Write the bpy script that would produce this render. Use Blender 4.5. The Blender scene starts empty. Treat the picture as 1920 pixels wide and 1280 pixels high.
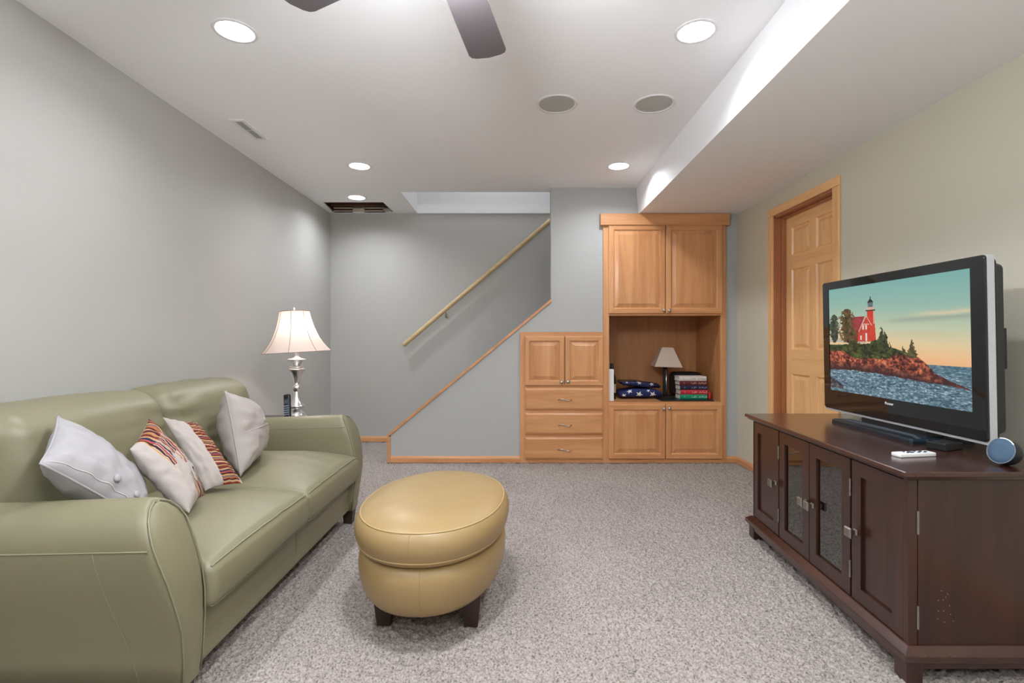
import bpy, bmesh, math, random
import numpy as np
from mathutils import Vector, Matrix

random.seed(7)
C = bpy.context.scene.collection
PI = math.pi

# ------------------------------------------------------------------ camera, world, exposure
CAMZ = 1.098
F = 950.0
cam_data = bpy.data.cameras.new('camera')
cam_data.sensor_fit = 'HORIZONTAL'
cam_data.sensor_width = 36.0
cam_data.lens = F / 1920 * 36
cam_data.shift_x = -7 / 1920
cam_data.shift_y = -5 / 1920
cam_data.clip_start = 0.05
cam = bpy.data.objects.new('camera', cam_data)
cam.location = (0, 0, CAMZ)
cam.rotation_euler = (PI / 2, 0, 0)
C.objects.link(cam)
sc = bpy.context.scene
sc.camera = cam
sc.view_settings.view_transform = 'Standard'
sc.view_settings.look = 'None'
sc.view_settings.gamma = 1.0
sc.view_settings.use_curve_mapping = False
EXPOSURE = 0.58
sc.view_settings.exposure = EXPOSURE
w = bpy.data.worlds.new('world')
sc.world = w
w.use_nodes = True
w.node_tree.nodes['Background'].inputs[0].default_value = (0.9, 0.95, 1, 1)
w.node_tree.nodes['Background'].inputs[1].default_value = 0.05

CEIL = 2.44
XL, XR = -1.981, 1.968
YW = 4.505      # stair half wall / closet wall plane
YB = 5.42       # far wall
YN = -2.6       # wall behind the camera
DOWNLIGHT = 215.0      # radiance of each recessed lens
FAN_LAMP = 208.0        # radiance of the glass bowl under the ceiling fan
LIGHT_COL = (0.935, 0.97, 1.02)

def disk_light(name, loc, radius, power, color=LIGHT_COL, rot=(0, 0, 0)):
    l = bpy.data.lights.new(name, 'AREA')
    l.shape = 'DISK'
    l.size = radius * 2
    l.energy = power
    l.color = color
    o = bpy.data.objects.new(name, l)
    o.location = loc
    o.rotation_euler = rot
    C.objects.link(o)
    return o

# the ceiling lamps of the half of the room behind the camera
for lx in (-1.21, 0.79):
    for ly in (0.43, -1.3):
        disk_light('ceiling_lamp', (lx, ly, CEIL - 0.012), 0.075, 9)
# added upward fill lights behind the camera, no real fixtures, to lift the ceiling
for lx in (-1.3, 1.3):
    disk_light('added_ceiling_fill', (lx, -0.6, 1.6), 0.2, 20, rot=(PI, 0, 0))
# ceiling lamp upstairs over the stairwell
disk_light('stairwell_lamp', (-0.1, 5.0, 3.75), 0.2, 5)

# ------------------------------------------------------------------ materials
def srgb(r, g, b):
    def f(c):
        c /= 255.0
        return c / 12.92 if c <= 0.04045 else ((c + 0.055) / 1.055) ** 2.4
    return (f(r), f(g), f(b), 1.0)

MATS = {}
def mat(name, col, rough=0.6, metal=0.0, spec=0.5, coat=0.0, bump=None, var=None, coat_rough=0.1):
    """col srgb255; bump=(scale, strength, distance); var=(scale, amount)"""
    m = bpy.data.materials.new(name)
    m.use_nodes = True
    nt = m.node_tree
    b = nt.nodes['Principled BSDF']
    c = srgb(*col)
    b.inputs['Base Color'].default_value = c
    b.inputs['Roughness'].default_value = rough
    b.inputs['Metallic'].default_value = metal
    b.inputs['Specular IOR Level'].default_value = spec
    b.inputs['Coat Weight'].default_value = coat
    b.inputs['Coat Roughness'].default_value = coat_rough
    tc = nt.nodes.new('ShaderNodeTexCoord')
    if var:
        n = nt.nodes.new('ShaderNodeTexNoise')
        n.inputs['Scale'].default_value = var[0]
        n.inputs['Detail'].default_value = 4
        nt.links.new(tc.outputs['Object'], n.inputs['Vector'])
        mx = nt.nodes.new('ShaderNodeMixRGB')
        k = 1 - var[1]; k2 = 1 + var[1]
        mx.inputs[1].default_value = (c[0] * k, c[1] * k, c[2] * k, 1)
        mx.inputs[2].default_value = (min(1, c[0] * k2), min(1, c[1] * k2), min(1, c[2] * k2), 1)
        nt.links.new(n.outputs['Fac'], mx.inputs[0])
        nt.links.new(mx.outputs[0], b.inputs['Base Color'])
    if bump:
        n2 = nt.nodes.new('ShaderNodeTexNoise')
        n2.inputs['Scale'].default_value = bump[0]
        n2.inputs['Detail'].default_value = 3
        nt.links.new(tc.outputs['Object'], n2.inputs['Vector'])
        bp = nt.nodes.new('ShaderNodeBump')
        bp.inputs['Strength'].default_value = bump[1]
        bp.inputs['Distance'].default_value = bump[2]
        nt.links.new(n2.outputs['Fac'], bp.inputs['Height'])
        nt.links.new(bp.outputs[0], b.inputs['Normal'])
    MATS[name] = m
    return m

def wood(name, dark, light, axis=2, rough=0.4, coat=0.2, scale=1.0, fine=0.5, spec=0.5):
    """stretched-noise wood grain running along axis"""
    m = bpy.data.materials.new(name)
    m.use_nodes = True
    nt = m.node_tree
    b = nt.nodes['Principled BSDF']
    tc = nt.nodes.new('ShaderNodeTexCoord')
    mp = nt.nodes.new('ShaderNodeMapping')
    s = [14 * scale] * 3
    s[axis] = 1.1 * scale
    mp.inputs['Scale'].default_value = s
    nt.links.new(tc.outputs['Object'], mp.inputs['Vector'])
    n = nt.nodes.new('ShaderNodeTexNoise')
    n.inputs['Scale'].default_value = 1.0
    n.inputs['Detail'].default_value = 5
    n.inputs['Distortion'].default_value = 0.8
    nt.links.new(mp.outputs[0], n.inputs['Vector'])
    mp2 = nt.nodes.new('ShaderNodeMapping')
    s = [220 * scale] * 3
    s[axis] = 7 * scale
    mp2.inputs['Scale'].default_value = s
    nt.links.new(tc.outputs['Object'], mp2.inputs['Vector'])
    n2 = nt.nodes.new('ShaderNodeTexNoise')
    n2.inputs['Scale'].default_value = 1.0
    n2.inputs['Detail'].default_value = 2
    nt.links.new(mp2.outputs[0], n2.inputs['Vector'])
    ad = nt.nodes.new('ShaderNodeMath'); ad.operation = 'MULTIPLY_ADD'
    nt.links.new(n2.outputs['Fac'], ad.inputs[0])
    ad.inputs[1].default_value = fine
    nt.links.new(n.outputs['Fac'], ad.inputs[2])
    cr = nt.nodes.new('ShaderNodeValToRGB')
    cr.color_ramp.elements[0].position = 0.35 + fine * 0.25
    cr.color_ramp.elements[1].position = 0.68 + fine * 0.55
    cr.color_ramp.elements[0].color = srgb(*dark)
    cr.color_ramp.elements[1].color = srgb(*light)
    nt.links.new(ad.outputs[0], cr.inputs[0])
    nt.links.new(cr.outputs[0], b.inputs['Base Color'])
    b.inputs['Roughness'].default_value = rough
    b.inputs['Coat Weight'].default_value = coat
    b.inputs['Coat Roughness'].default_value = 0.2
    b.inputs['Specular IOR Level'].default_value = spec
    bp = nt.nodes.new('ShaderNodeBump')
    bp.inputs['Strength'].default_value = 0.08
    bp.inputs['Distance'].default_value = 0.0006
    nt.links.new(n2.outputs['Fac'], bp.inputs['Height'])
    nt.links.new(bp.outputs[0], b.inputs['Normal'])
    MATS[name] = m
    return m

def emit(name, col, strength):
    m = bpy.data.materials.new(name)
    m.use_nodes = True
    nt = m.node_tree
    nt.nodes.remove(nt.nodes['Principled BSDF'])
    e = nt.nodes.new('ShaderNodeEmission')
    e.inputs[0].default_value = (*col[:3], 1)
    e.inputs[1].default_value = strength
    nt.links.new(e.outputs[0], nt.nodes['Material Output'].inputs[0])
    MATS[name] = m
    return m

M_WALL = mat('wall_paint', (182, 181, 176), 0.5, spec=0.35, bump=(260, 0.05, 0.001))
M_WALLC = mat('wall_paint_grey', (180, 181, 179), 0.5, spec=0.3, bump=(260, 0.05, 0.001))
M_WALLR = mat('wall_paint_cream', (206, 202, 184), 0.5, spec=0.3, bump=(260, 0.05, 0.001))
M_CEIL = mat('ceiling_paint', (250, 250, 252), 0.7, spec=0.2, bump=(200, 0.05, 0.001))
M_WHITE = mat('white_paint', (235, 235, 235), 0.5)
M_MAPLE = wood('maple', (190, 129, 81), (219, 161, 109), 2, 0.4, 0.25)
M_MAPLEH = wood('maple_across', (190, 129, 81), (219, 161, 109), 0, 0.4, 0.25)
M_MAPLEY = wood('maple_deep', (190, 129, 81), (219, 161, 109), 1, 0.4, 0.25)
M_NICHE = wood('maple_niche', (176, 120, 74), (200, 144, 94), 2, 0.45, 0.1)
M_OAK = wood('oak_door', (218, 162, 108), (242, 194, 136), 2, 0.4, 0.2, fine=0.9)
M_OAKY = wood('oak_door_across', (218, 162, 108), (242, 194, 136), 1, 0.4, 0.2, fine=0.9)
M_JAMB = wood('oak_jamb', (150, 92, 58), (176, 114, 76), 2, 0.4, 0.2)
M_RAIL = wood('rail_wood', (186, 158, 112), (214, 190, 144), 0, 0.4, 0.2)
M_CHERRY = wood('cherry', (40, 18, 12), (62, 31, 22), 2, 0.3, 0.35)
M_CHERRYY = wood('cherry_along', (44, 20, 13), (70, 36, 25), 1, 0.26, 0.6)
M_CHERRYX = wood('cherry_across', (36, 16, 10), (54, 27, 19), 0, 0.3, 0.35)
M_JOIST = wood('joist_wood', (58, 36, 28), (92, 60, 46), 0, 0.8, 0.0)
M_SOFA = mat('green_leather', (124, 119, 93), 0.44, spec=0.5, bump=(420, 0.12, 0.0012), var=(3.5, 0.05))
M_SOFAP = mat('green_piping', (134, 131, 104), 0.45)
M_OTTO = mat('yellow_leather', (154, 128, 86), 0.4, spec=0.5, bump=(420, 0.12, 0.0012), var=(4, 0.06))
M_OTTOP = mat('yellow_piping', (172, 146, 98), 0.45)
M_FOOT = mat('dark_feet', (52, 36, 30), 0.4)
M_CANVAS = mat('canvas', (170, 162, 157), 0.85, spec=0.2, bump=(900, 0.25, 0.0006))
M_CANVASW = mat('white_canvas', (160, 157, 159), 0.85, spec=0.2, bump=(900, 0.2, 0.0006))
M_CHROME = mat('brushed_silver', (232, 232, 234), 0.28, metal=1.0)
M_NICKEL = mat('nickel', (190, 184, 174), 0.28, metal=1.0)
M_PEWTER = mat('pewter', (158, 152, 146), 0.34, metal=1.0)
M_BLACK = mat('black_plastic', (22, 23, 25), 0.4)
M_GLOSSB = mat('gloss_black', (13, 15, 17), 0.05, spec=0.5, coat=0.4, coat_rough=0.02)
M_TVFRAME = mat('tv_frame', (30, 36, 39), 0.12, spec=0.5)
M_SILVER = mat('silver_plastic', (190, 190, 192), 0.35)
_d = lambda c: tuple(int(x * 0.78) for x in c)
M_FAN = mat('fan_blade', (86, 80, 82), 0.32, spec=0.5)
M_FANM = mat('fan_metal', (92, 88, 88), 0.3, metal=0.8)
M_GRILLE = mat('speaker_mesh', (186, 186, 182), 0.7)
M_GREYP = mat('grey_louver', (182, 182, 182), 0.6)
M_NAVY = mat('navy_cloth', (24, 38, 92), 0.8, bump=(300, 0.3, 0.001))
M_STAR = mat('white_star', (225, 225, 225), 0.8)
M_PAPER = mat('paper', (226, 222, 212), 0.8)
M_SHADE2 = mat('linen_shade', (222, 206, 190), 0.85, bump=(500, 0.2, 0.0008))
M_ECHO = mat('blue_grey_mesh', (72, 96, 118), 0.85, bump=(1200, 0.5, 0.001))
M_REDP = mat('red_plastic', (196, 26, 44), 0.4)

def mat_carpet():
    m = bpy.data.materials.new('carpet')
    m.use_nodes = True
    nt = m.node_tree
    b = nt.nodes['Principled BSDF']
    tc = nt.nodes.new('ShaderNodeTexCoord')
    n = nt.nodes.new('ShaderNodeTexNoise')
    n.inputs['Scale'].default_value = 130
    n.inputs['Detail'].default_value = 3
    n2 = nt.nodes.new('ShaderNodeTexNoise')
    n2.inputs['Scale'].default_value = 2.2
    n2.inputs['Detail'].default_value = 3
    nt.links.new(tc.outputs['Object'], n.inputs['Vector'])
    nt.links.new(tc.outputs['Object'], n2.inputs['Vector'])
    cr = nt.nodes.new('ShaderNodeValToRGB')
    e = cr.color_ramp.elements
    e[0].position = 0.30; e[0].color = srgb(98, 91, 86)
    e[1].position = 0.62; e[1].color = srgb(175, 166, 160)
    x = e.new(0.43); x.color = srgb(147, 138, 132)
    nt.links.new(n.outputs['Fac'], cr.inputs[0])
    mx = nt.nodes.new('ShaderNodeMixRGB')
    mx.blend_type = 'MULTIPLY'
    mx.inputs[0].default_value = 1
    cr2 = nt.nodes.new('ShaderNodeValToRGB')
    cr2.color_ramp.elements[0].position = 0.3; cr2.color_ramp.elements[0].color = (0.9, 0.9, 0.9, 1)
    cr2.color_ramp.elements[1].position = 0.7; cr2.color_ramp.elements[1].color = (1, 1, 1, 1)
    nt.links.new(n2.outputs['Fac'], cr2.inputs[0])
    nt.links.new(cr.outputs[0], mx.inputs[1])
    nt.links.new(cr2.outputs[0], mx.inputs[2])
    nt.links.new(mx.outputs[0], b.inputs['Base Color'])
    b.inputs['Roughness'].default_value = 0.95
    b.inputs['Specular IOR Level'].default_value = 0.1
    return m
M_CARPET = mat_carpet()

def mat_shade(name, col, trans):
    m = bpy.data.materials.new(name)
    m.use_nodes = True
    nt = m.node_tree
    nt.nodes.remove(nt.nodes['Principled BSDF'])
    d = nt.nodes.new('ShaderNodeBsdfDiffuse'); d.inputs[0].default_value = srgb(*col)
    t = nt.nodes.new('ShaderNodeBsdfTranslucent'); t.inputs[0].default_value = srgb(*col)
    mx = nt.nodes.new('ShaderNodeMixShader'); mx.inputs[0].default_value = trans
    nt.links.new(d.outputs[0], mx.inputs[1]); nt.links.new(t.outputs[0], mx.inputs[2])
    nt.links.new(mx.outputs[0], nt.nodes['Material Output'].inputs[0])
    return m
M_SHADE = mat_shade('lit_shade_cloth', (232, 216, 206), 0.24)

def mat_clear(name, tint, rough, gloss):
    m = bpy.data.materials.new(name)
    m.use_nodes = True
    nt = m.node_tree
    nt.nodes.remove(nt.nodes['Principled BSDF'])
    t = nt.nodes.new('ShaderNodeBsdfTransparent'); t.inputs[0].default_value = (*tint, 1)
    g = nt.nodes.new('ShaderNodeBsdfGlossy'); g.inputs['Roughness'].default_value = rough
    fr = nt.nodes.new('ShaderNodeFresnel'); fr.inputs[0].default_value = gloss
    mx = nt.nodes.new('ShaderNodeMixShader')
    nt.links.new(fr.outputs[0], mx.inputs[0])
    nt.links.new(t.outputs[0], mx.inputs[1]); nt.links.new(g.outputs[0], mx.inputs[2])
    nt.links.new(mx.outputs[0], nt.nodes['Material Output'].inputs[0])
    return m
M_GLASS = mat_clear('smoked_pane', (0.55, 0.55, 0.56), 0.02, 3.2)
M_WRAP = mat_clear('plastic_wrap', (0.95, 0.96, 0.98), 0.12, 1.5)

# ------------------------------------------------------------------ object helpers
ORIGIN = {}
def link(o, parent=None):
    C.objects.link(o)
    if parent is not None:
        o.parent = parent
    return o

def thing(name, label, cat, loc=(0, 0, 0), group=None, matrix=None):
    o = bpy.data.objects.new(name, None)
    o.empty_display_size = 0.05
    C.objects.link(o)
    if matrix is not None:
        o.matrix_world = matrix
        ORIGIN[o] = None
    else:
        o.location = loc
        ORIGIN[o] = Vector(loc)
    tag(o, label, cat, group)
    return o

def tag(o, label, cat=None, group=None):
    o['label'] = label
    if cat: o['category'] = cat
    if group: o['group'] = group
    return o

def obj(name, bm, mats, parent=None, smooth=False, angle=None, loc=None, recalc=True):
    """world-space bmesh -> object (coordinates shifted to the parent's base)"""
    org = Vector((0, 0, 0))
    if parent is not None:
        org = ORIGIN.get(parent)
    elif loc is not None:
        org = Vector(loc)
    if org is not None and org.length > 0:
        bmesh.ops.translate(bm, verts=bm.verts, vec=-org)
    if recalc:
        bmesh.ops.recalc_face_normals(bm, faces=bm.faces)
    me = bpy.data.meshes.new(name)
    bm.to_mesh(me)
    bm.free()
    if not isinstance(mats, (list, tuple)): mats = [mats]
    for m in mats: me.materials.append(m)
    if smooth or angle:
        for p in me.polygons: p.use_smooth = True
        if angle:
            me.set_sharp_from_angle(angle=math.radians(angle))
    o = bpy.data.objects.new(name, me)
    link(o, parent)
    ORIGIN[o] = org
    if parent is None and loc is not None:
        o.location = loc
    return o

def structure(o):
    o['kind'] = 'structure'
    return o

def B(): return bmesh.new()

def box(bm, x0, x1, y0, y1, z0, z1, bev=0.0, seg=2, mi=0):
    vs = [bm.verts.new(p) for p in ((x0, y0, z0), (x1, y0, z0), (x1, y1, z0), (x0, y1, z0),
                                    (x0, y0, z1), (x1, y0, z1), (x1, y1, z1), (x0, y1, z1))]
    fs = [bm.faces.new([vs[i] for i in f]) for f in
          ((0, 3, 2, 1), (4, 5, 6, 7), (0, 1, 5, 4), (1, 2, 6, 5), (2, 3, 7, 6), (3, 0, 4, 7))]
    for f in fs: f.material_index = mi
    if bev > 0:
        es = list({e for f in fs for e in f.edges})
        bmesh.ops.bevel(bm, geom=es, offset=bev, segments=seg, profile=0.5, affect='EDGES', clamp_overlap=True)
    return vs

def ring_faces(bm, a, b, mi=0):
    n = len(a)
    for i in range(n):
        f = bm.faces.new((a[i], a[(i + 1) % n], b[(i + 1) % n], b[i]))
        f.material_index = mi

def tube(bm, pts, r, seg=8, caps=True, rad=None):
    pts = [Vector(p) for p in pts]
    rings = []
    up = None
    for i, p in enumerate(pts):
        if i == 0: t = pts[1] - p
        elif i == len(pts) - 1: t = p - pts[i - 1]
        else: t = (pts[i + 1] - pts[i - 1])
        t.normalize()
        if up is None:
            up = Vector((0, 0, 1)) if abs(t.z) < 0.9 else Vector((1, 0, 0))
        s = t.cross(up)
        if s.length < 1e-6: s = t.orthogonal()
        s.normalize()
        up = s.cross(t).normalized()
        rr = rad[i] if rad else r
        rings.append([bm.verts.new(p + rr * (math.cos(2 * PI * k / seg) * s + math.sin(2 * PI * k / seg) * up)) for k in range(seg)])
    for a, b in zip(rings, rings[1:]): ring_faces(bm, a, b)
    if caps:
        bm.faces.new(rings[0][::-1]); bm.faces.new(rings[-1])

def tube_loop(bm, pts, r, seg=8):
    pts = [Vector(p) for p in pts]
    n = len(pts)
    rings = []
    up = Vector((0, 0, 1))
    for i, p in enumerate(pts):
        t = (pts[(i + 1) % n] - pts[i - 1]).normalized()
        s = t.cross(up).normalized()
        u = s.cross(t).normalized()
        rings.append([bm.verts.new(p + r * (math.cos(2 * PI * k / seg) * s + math.sin(2 * PI * k / seg) * u)) for k in range(seg)])
    for i in range(n): ring_faces(bm, rings[i], rings[(i + 1) % n])

def lathe(bm, prof, c, seg=32, cap0=True, cap1=True, M=None, shape=None):
    """prof: (r, z) list"""
    c = Vector(c)
    rings = []
    for r, z in prof:
        ring = []
        for k in range(seg):
            a = 2 * PI * k / seg
            v = Vector((r * math.cos(a), r * math.sin(a), z))
            if M: v = M @ v
            ring.append(bm.verts.new(c + v))
        rings.append(ring)
    for a, b in zip(rings, rings[1:]): ring_faces(bm, a, b)
    if cap0: bm.faces.new(rings[0][::-1])
    if cap1: bm.faces.new(rings[-1])
    return rings

def rect_profile(bm, x0, x1, z0, z1, prof, fill=True, P=None, back=True, across=1):
    """mitred rings around a rectangle: prof = (inset, depth). P maps (a, depth, b) to world. Faces of the two level sides get material 1."""
    if P is None: P = lambda a, d, b: (a, d, b)
    rings = []
    for ins, d in prof:
        rings.append([bm.verts.new(P(*q)) for q in ((x0 + ins, d, z0 + ins), (x1 - ins, d, z0 + ins), (x1 - ins, d, z1 - ins), (x0 + ins, d, z1 - ins))])
    for a, b in zip(rings, rings[1:]):
        for i in range(4):
            f = bm.faces.new((a[i], a[(i + 1) % 4], b[(i + 1) % 4], b[i]))
            f.material_index = across if i in (0, 2) else 0
    if fill: bm.faces.new(rings[-1])
    if back: bm.faces.new(rings[0][::-1])

def prism(bm, poly, P, d0, d1):
    a = [bm.verts.new(P(u, v, d0)) for u, v in poly]
    b = [bm.verts.new(P(u, v, d1)) for u, v in poly]
    ring_faces(bm, a, b)
    bm.faces.new(a[::-1]); bm.faces.new(b)

def quad(bm, pts):
    return bm.faces.new([bm.verts.new(p) for p in pts])

def axis_samples(h, r, n, k=5):
    inner = h - r
    out = [-(inner + r * math.tan(math.radians(45) * (k - i) / k)) for i in range(k)]
    out += [-inner + 2 * inner * i / n for i in range(n + 1)]
    out += [inner + r * math.tan(math.radians(45) * (i + 1) / k) for i in range(k)]
    return out

def soft_box(bm, c, s, r, n=(8, 8, 8), deform=None, k=5):
    """rounded box; returns map f(px,py,pz in box coords) -> world"""
    c = Vector(c); h = Vector(s) / 2
    def f(p):
        p = Vector(p)
        q = Vector([max(-(h[i] - r), min(h[i] - r, p[i])) for i in range(3)])
        d = p - q
        if d.length > 1e-9: p = q + d.normalized() * r
        p = p + c
        return deform(p) if deform else p
    ax = [axis_samples(h[i], r, n[i], k) for i in range(3)]
    cache = {}
    def V(p):
        key = (round(p[0], 5), round(p[1], 5), round(p[2], 5))
        if key not in cache: cache[key] = bm.verts.new(f(p))
        return cache[key]
    for a in range(3):
        b, d = (a + 1) % 3, (a + 2) % 3
        for sgn in (-1, 1):
            for i in range(len(ax[b]) - 1):
                for j in range(len(ax[d]) - 1):
                    vs = []
                    for (ii, jj) in ((i, j), (i + 1, j), (i + 1, j + 1), (i, j + 1)):
                        p = [0, 0, 0]; p[a] = sgn * h[a]; p[b] = ax[b][ii]; p[d] = ax[d][jj]
                        vs.append(V(p))
                    if sgn < 0: vs.reverse()
                    try: bm.faces.new(vs)
                    except ValueError: pass
    return f

# ------------------------------------------------------------------ SETTING: floor
def build_floor():
    rng = np.random.default_rng(3)
    nx = 760
    xs = np.linspace(XL - 0.02, XR + 0.12, nx)
    ys = [YN, 0.0, 1.0]
    y = 1.5
    while y < YB + 0.02:
        ys.append(y)
        y += 0.0047 * (y / 1.6) ** 0.75
    ys.append(YB + 0.05)
    ys = np.array(ys)
    ny = len(ys)
    X, Y = np.meshgrid(xs, ys)
    R = rng.random((ny, nx))
    R2 = rng.random((ny, nx))
    for _ in range(2):
        R2 = (R2 + np.roll(R2, 1, 0) + np.roll(R2, -1, 0) + np.roll(R2, 1, 1) + np.roll(R2, -1, 1)) / 5
    R2 = (R2 - R2.mean()) / R2.std()
    Z = -0.004 + (R - 0.5) * 0.007 + R2 * 0.0028
    Z[:4] = -0.004
    X = X + (rng.random((ny, nx)) - 0.5) * 0.003
    Y[3:] += (rng.random((ny - 3, nx)) - 0.5) * 0.003
    co = np.stack([X, Y, Z], -1).reshape(-1, 3)
    i = np.arange(ny - 1)[:, None] * nx + np.arange(nx - 1)[None, :]
    quads = np.stack([i, i + 1, i + nx + 1, i + nx], -1).reshape(-1)
    me = bpy.data.meshes.new('floor')
    me.vertices.add(len(co)); me.vertices.foreach_set('co', co.ravel())
    nf = len(quads) // 4
    me.loops.add(nf * 4); me.loops.foreach_set('vertex_index', quads)
    me.polygons.add(nf)
    me.polygons.foreach_set('loop_start', np.arange(nf) * 4)
    me.polygons.foreach_set('use_smooth', np.ones(nf, dtype=bool))
    me.update(calc_edges=True)
    me.materials.append(M_CARPET)
    o = bpy.data.objects.new('floor', me)
    C.objects.link(o)
    structure(o)
    o['label'] = 'beige flecked cut pile carpet'
build_floor()

# ------------------------------------------------------------------ SETTING: walls and ceiling
def wall(name, pts_list, m):
    bm = B()
    for pts in pts_list: quad(bm, pts)
    return structure(obj(name, bm, m, recalc=False))

LIGHTS = [(-1.224, 2.21), (0.787, 2.213), (-1.214, 3.935), (0.80, 3.935), (-1.509, 4.81)]
SPEAKERS = [(0.235, 2.897), (0.79, 2.897)]
HOLE_R = 0.074

wall('wall_left', [[(XL, YN, 0), (XL, YB, 0), (XL, YB, CEIL), (XL, YN, CEIL)]], M_WALL)
wall('wall_front', [[(XL, YN, 0), (XL, YN, CEIL), (XR, YN, CEIL), (XR, YN, 0)]], M_WALL)
bm = B()
box(bm, XL, 1.2, YB, YB + 0.1, 0, CEIL + 0.002)
structure(obj('wall_back', bm, M_WALL))
# right wall with the door opening
DY0, DY1, DH = 3.129, 3.861, 2.03
bm = B()
T = 0.12
box(bm, XR, XR + T, YN, DY0, 0, CEIL)
box(bm, XR, XR + T, DY1, YW + 0.1, 0, CEIL)
box(bm, XR, XR + T, DY0, DY1, DH, CEIL)
structure(obj('wall_right', bm, M_WALLR))
# closet wall with the half wall under the stair slope, one plane, cabinets set in
sl = (1.444 - 0.254) / (0.313 + 1.125)
CAPT = 0.026
def cap_z(x): return 0.254 + (x + 1.138) * sl
bm = B()
hwx = -1.112
P = lambda u, v, d: (u, d, v)
prism(bm, [(hwx, 0), (0.313, 0), (0.313, cap_z(0.313) - CAPT), (hwx, cap_z(hwx) - CAPT)], P, YW, YW + 0.12)
structure(obj('wall_stair', bm, M_WALLC))
CLX0, CLX1, CLZ = 0.042, 0.775, 1.148       # drawer unit opening
TX0, TX1 = 0.778, 1.86                       # tall unit opening
bm = B()
box(bm, 0.313, TX0, YW, YW + 0.12, CLZ, CEIL)
box(bm, TX0, TX1, YW, YW + 0.12, 2.19, CEIL)
box(bm, TX1, XR + 0.1, YW, YW + 0.12, 0, CEIL)
structure(obj('wall_closet', bm, M_WALLC))

# ceiling: one plane with the openings cut out
def circ(x, y, r, n=32):
    return [(x + r * math.cos(2 * PI * k / n), y + r * math.sin(2 * PI * k / n)) for k in range(n)]
STX = -1.05; STY = 4.636
HX0, HX1, HY0, HY1 = -1.895, -1.305, 4.985, 5.345
def flat_with_holes(bm, outer, holes, z):
    edges = []
    for loop in [outer] + holes:
        vs = [bm.verts.new((x, y, z)) for x, y in loop]
        for i in range(len(vs)):
            edges.append(bm.edges.new((vs[i], vs[(i + 1) % len(vs)])))
    bmesh.ops.triangle_fill(bm, use_beauty=True, use_dissolve=False, edges=edges, normal=(0, 0, -1))
bm = B()
outer = [(XL - 0.05, YN - 0.05), (XR + 0.1, YN - 0.05), (XR + 0.1, YW + 0.12), (0.313, YW + 0.12), (0.313, STY), (STX, STY), (STX, YB), (XL - 0.05, YB)]
holes = [circ(x, y, HOLE_R) for x, y in LIGHTS]
holes.append([(HX0, HY0), (HX1, HY0), (HX1 + 0.01, HY1), (HX0 - 0.04, HY1)])
flat_with_holes(bm, outer, holes, CEIL)
for f in bm.faces:
    if f.normal.z > 0: f.normal_flip()
structure(obj('ceiling', bm, M_CEIL, recalc=False))
# soffit
bm = B()
P = lambda u, v, d: (u, d, v)
prism(bm, [(1.072, CEIL), (1.09, 2.203), (XR, 2.203), (XR, CEIL)], P, YN, YW)
structure(obj('ceiling_soffit', bm, M_CEIL))
# stairwell shaft above
bm = B()
quad(bm, [(STX, STY, CEIL), (STX, YB, CEIL), (STX, YB, 3.8), (STX, STY, 3.8)])
quad(bm, [(STX, STY, CEIL), (1.2, STY, CEIL), (1.2, STY, 3.8), (STX, STY, 3.8)])
quad(bm, [(STX, STY, 3.8), (1.2, STY, 3.8), (1.2, YB, 3.8), (STX, YB, 3.8)])
quad(bm, [(1.2, STY, 1.34), (1.2, YB, 1.34), (1.2, YB, 3.8), (1.2, STY, 3.8)])
quad(bm, [(0.313, YW + .12, CLZ), (0.76, YW + .12, CLZ), (0.76, YW + .12, CEIL), (0.313, YW + .12, CEIL)])
quad(bm, [(0.76, YW + .12, 1.34), (1.2, YW + .12, 1.34), (1.2, YW + .12, CEIL), (0.76, YW + .12, CEIL)])
box(bm, STX, 1.2, YB - 0.022, YB + 0.08, CEIL - 0.004, 3.8)
structure(obj('wall_stairwell', bm, M_WHITE))

# trim of the stair half wall: sloped cap and end post
bm = B()
ys0, ys1 = YW - 0.016, YW + 0.136
P = lambda u, v, d: (u, d, v)
prism(bm, [(-1.138, cap_z(-1.138) - 0.004), (0.318, cap_z(0.318) - 0.004), (0.318, cap_z(0.318) - CAPT - 0.004), (-1.138 + 0.026, cap_z(-1.112) - CAPT - 0.004), (-1.138, cap_z(-1.138) - 0.026)], P, ys0, ys1)
structure(obj('trim_1', bm, M_MAPLEH))
bm = B()
box(bm, -1.138, -1.112, ys0, ys1, 0, 0.2335, 0.002)
structure(obj('trim_2', bm, M_MAPLE))

def base_board(name, P, a0, a1, m):
    bm = B()
    prof = [(0, 0), (0.013, 0), (0.013, 0.036), (0.010, 0.046), (0.004, 0.056), (0, 0.057)]
    a = [bm.verts.new(P(a0, d, z)) for d, z in prof]
    b = [bm.verts.new(P(a1, d, z)) for d, z in prof]
    ring_faces(bm, a, b)
    bm.faces.new(a[::-1]); bm.faces.new(b)
    structure(obj(name, bm, m))
base_board('baseboard_stair', lambda a, d, z: (a, YW - d, z), -1.112, CLX0, M_MAPLEH)
base_board('baseboard_back', lambda a, d, z: (a, YB - d, z), XL, 0.3, M_MAPLEH)
base_board('baseboard_left', lambda a, d, z: (XL + d, a, z), YN, YB, M_MAPLEY)
base_board('baseboard_closet', lambda a, d, z: (a, YW - d, z), TX1, XR, M_MAPLEH)
base_board('baseboard_right', lambda a, d, z: (XR - d, a, z), DY1 + 0.066, YW, M_MAPLEY)
base_board('baseboard_right_near', lambda a, d, z: (XR - d, a, z), YN, DY0 - 0.066, M_MAPLEY)

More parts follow.
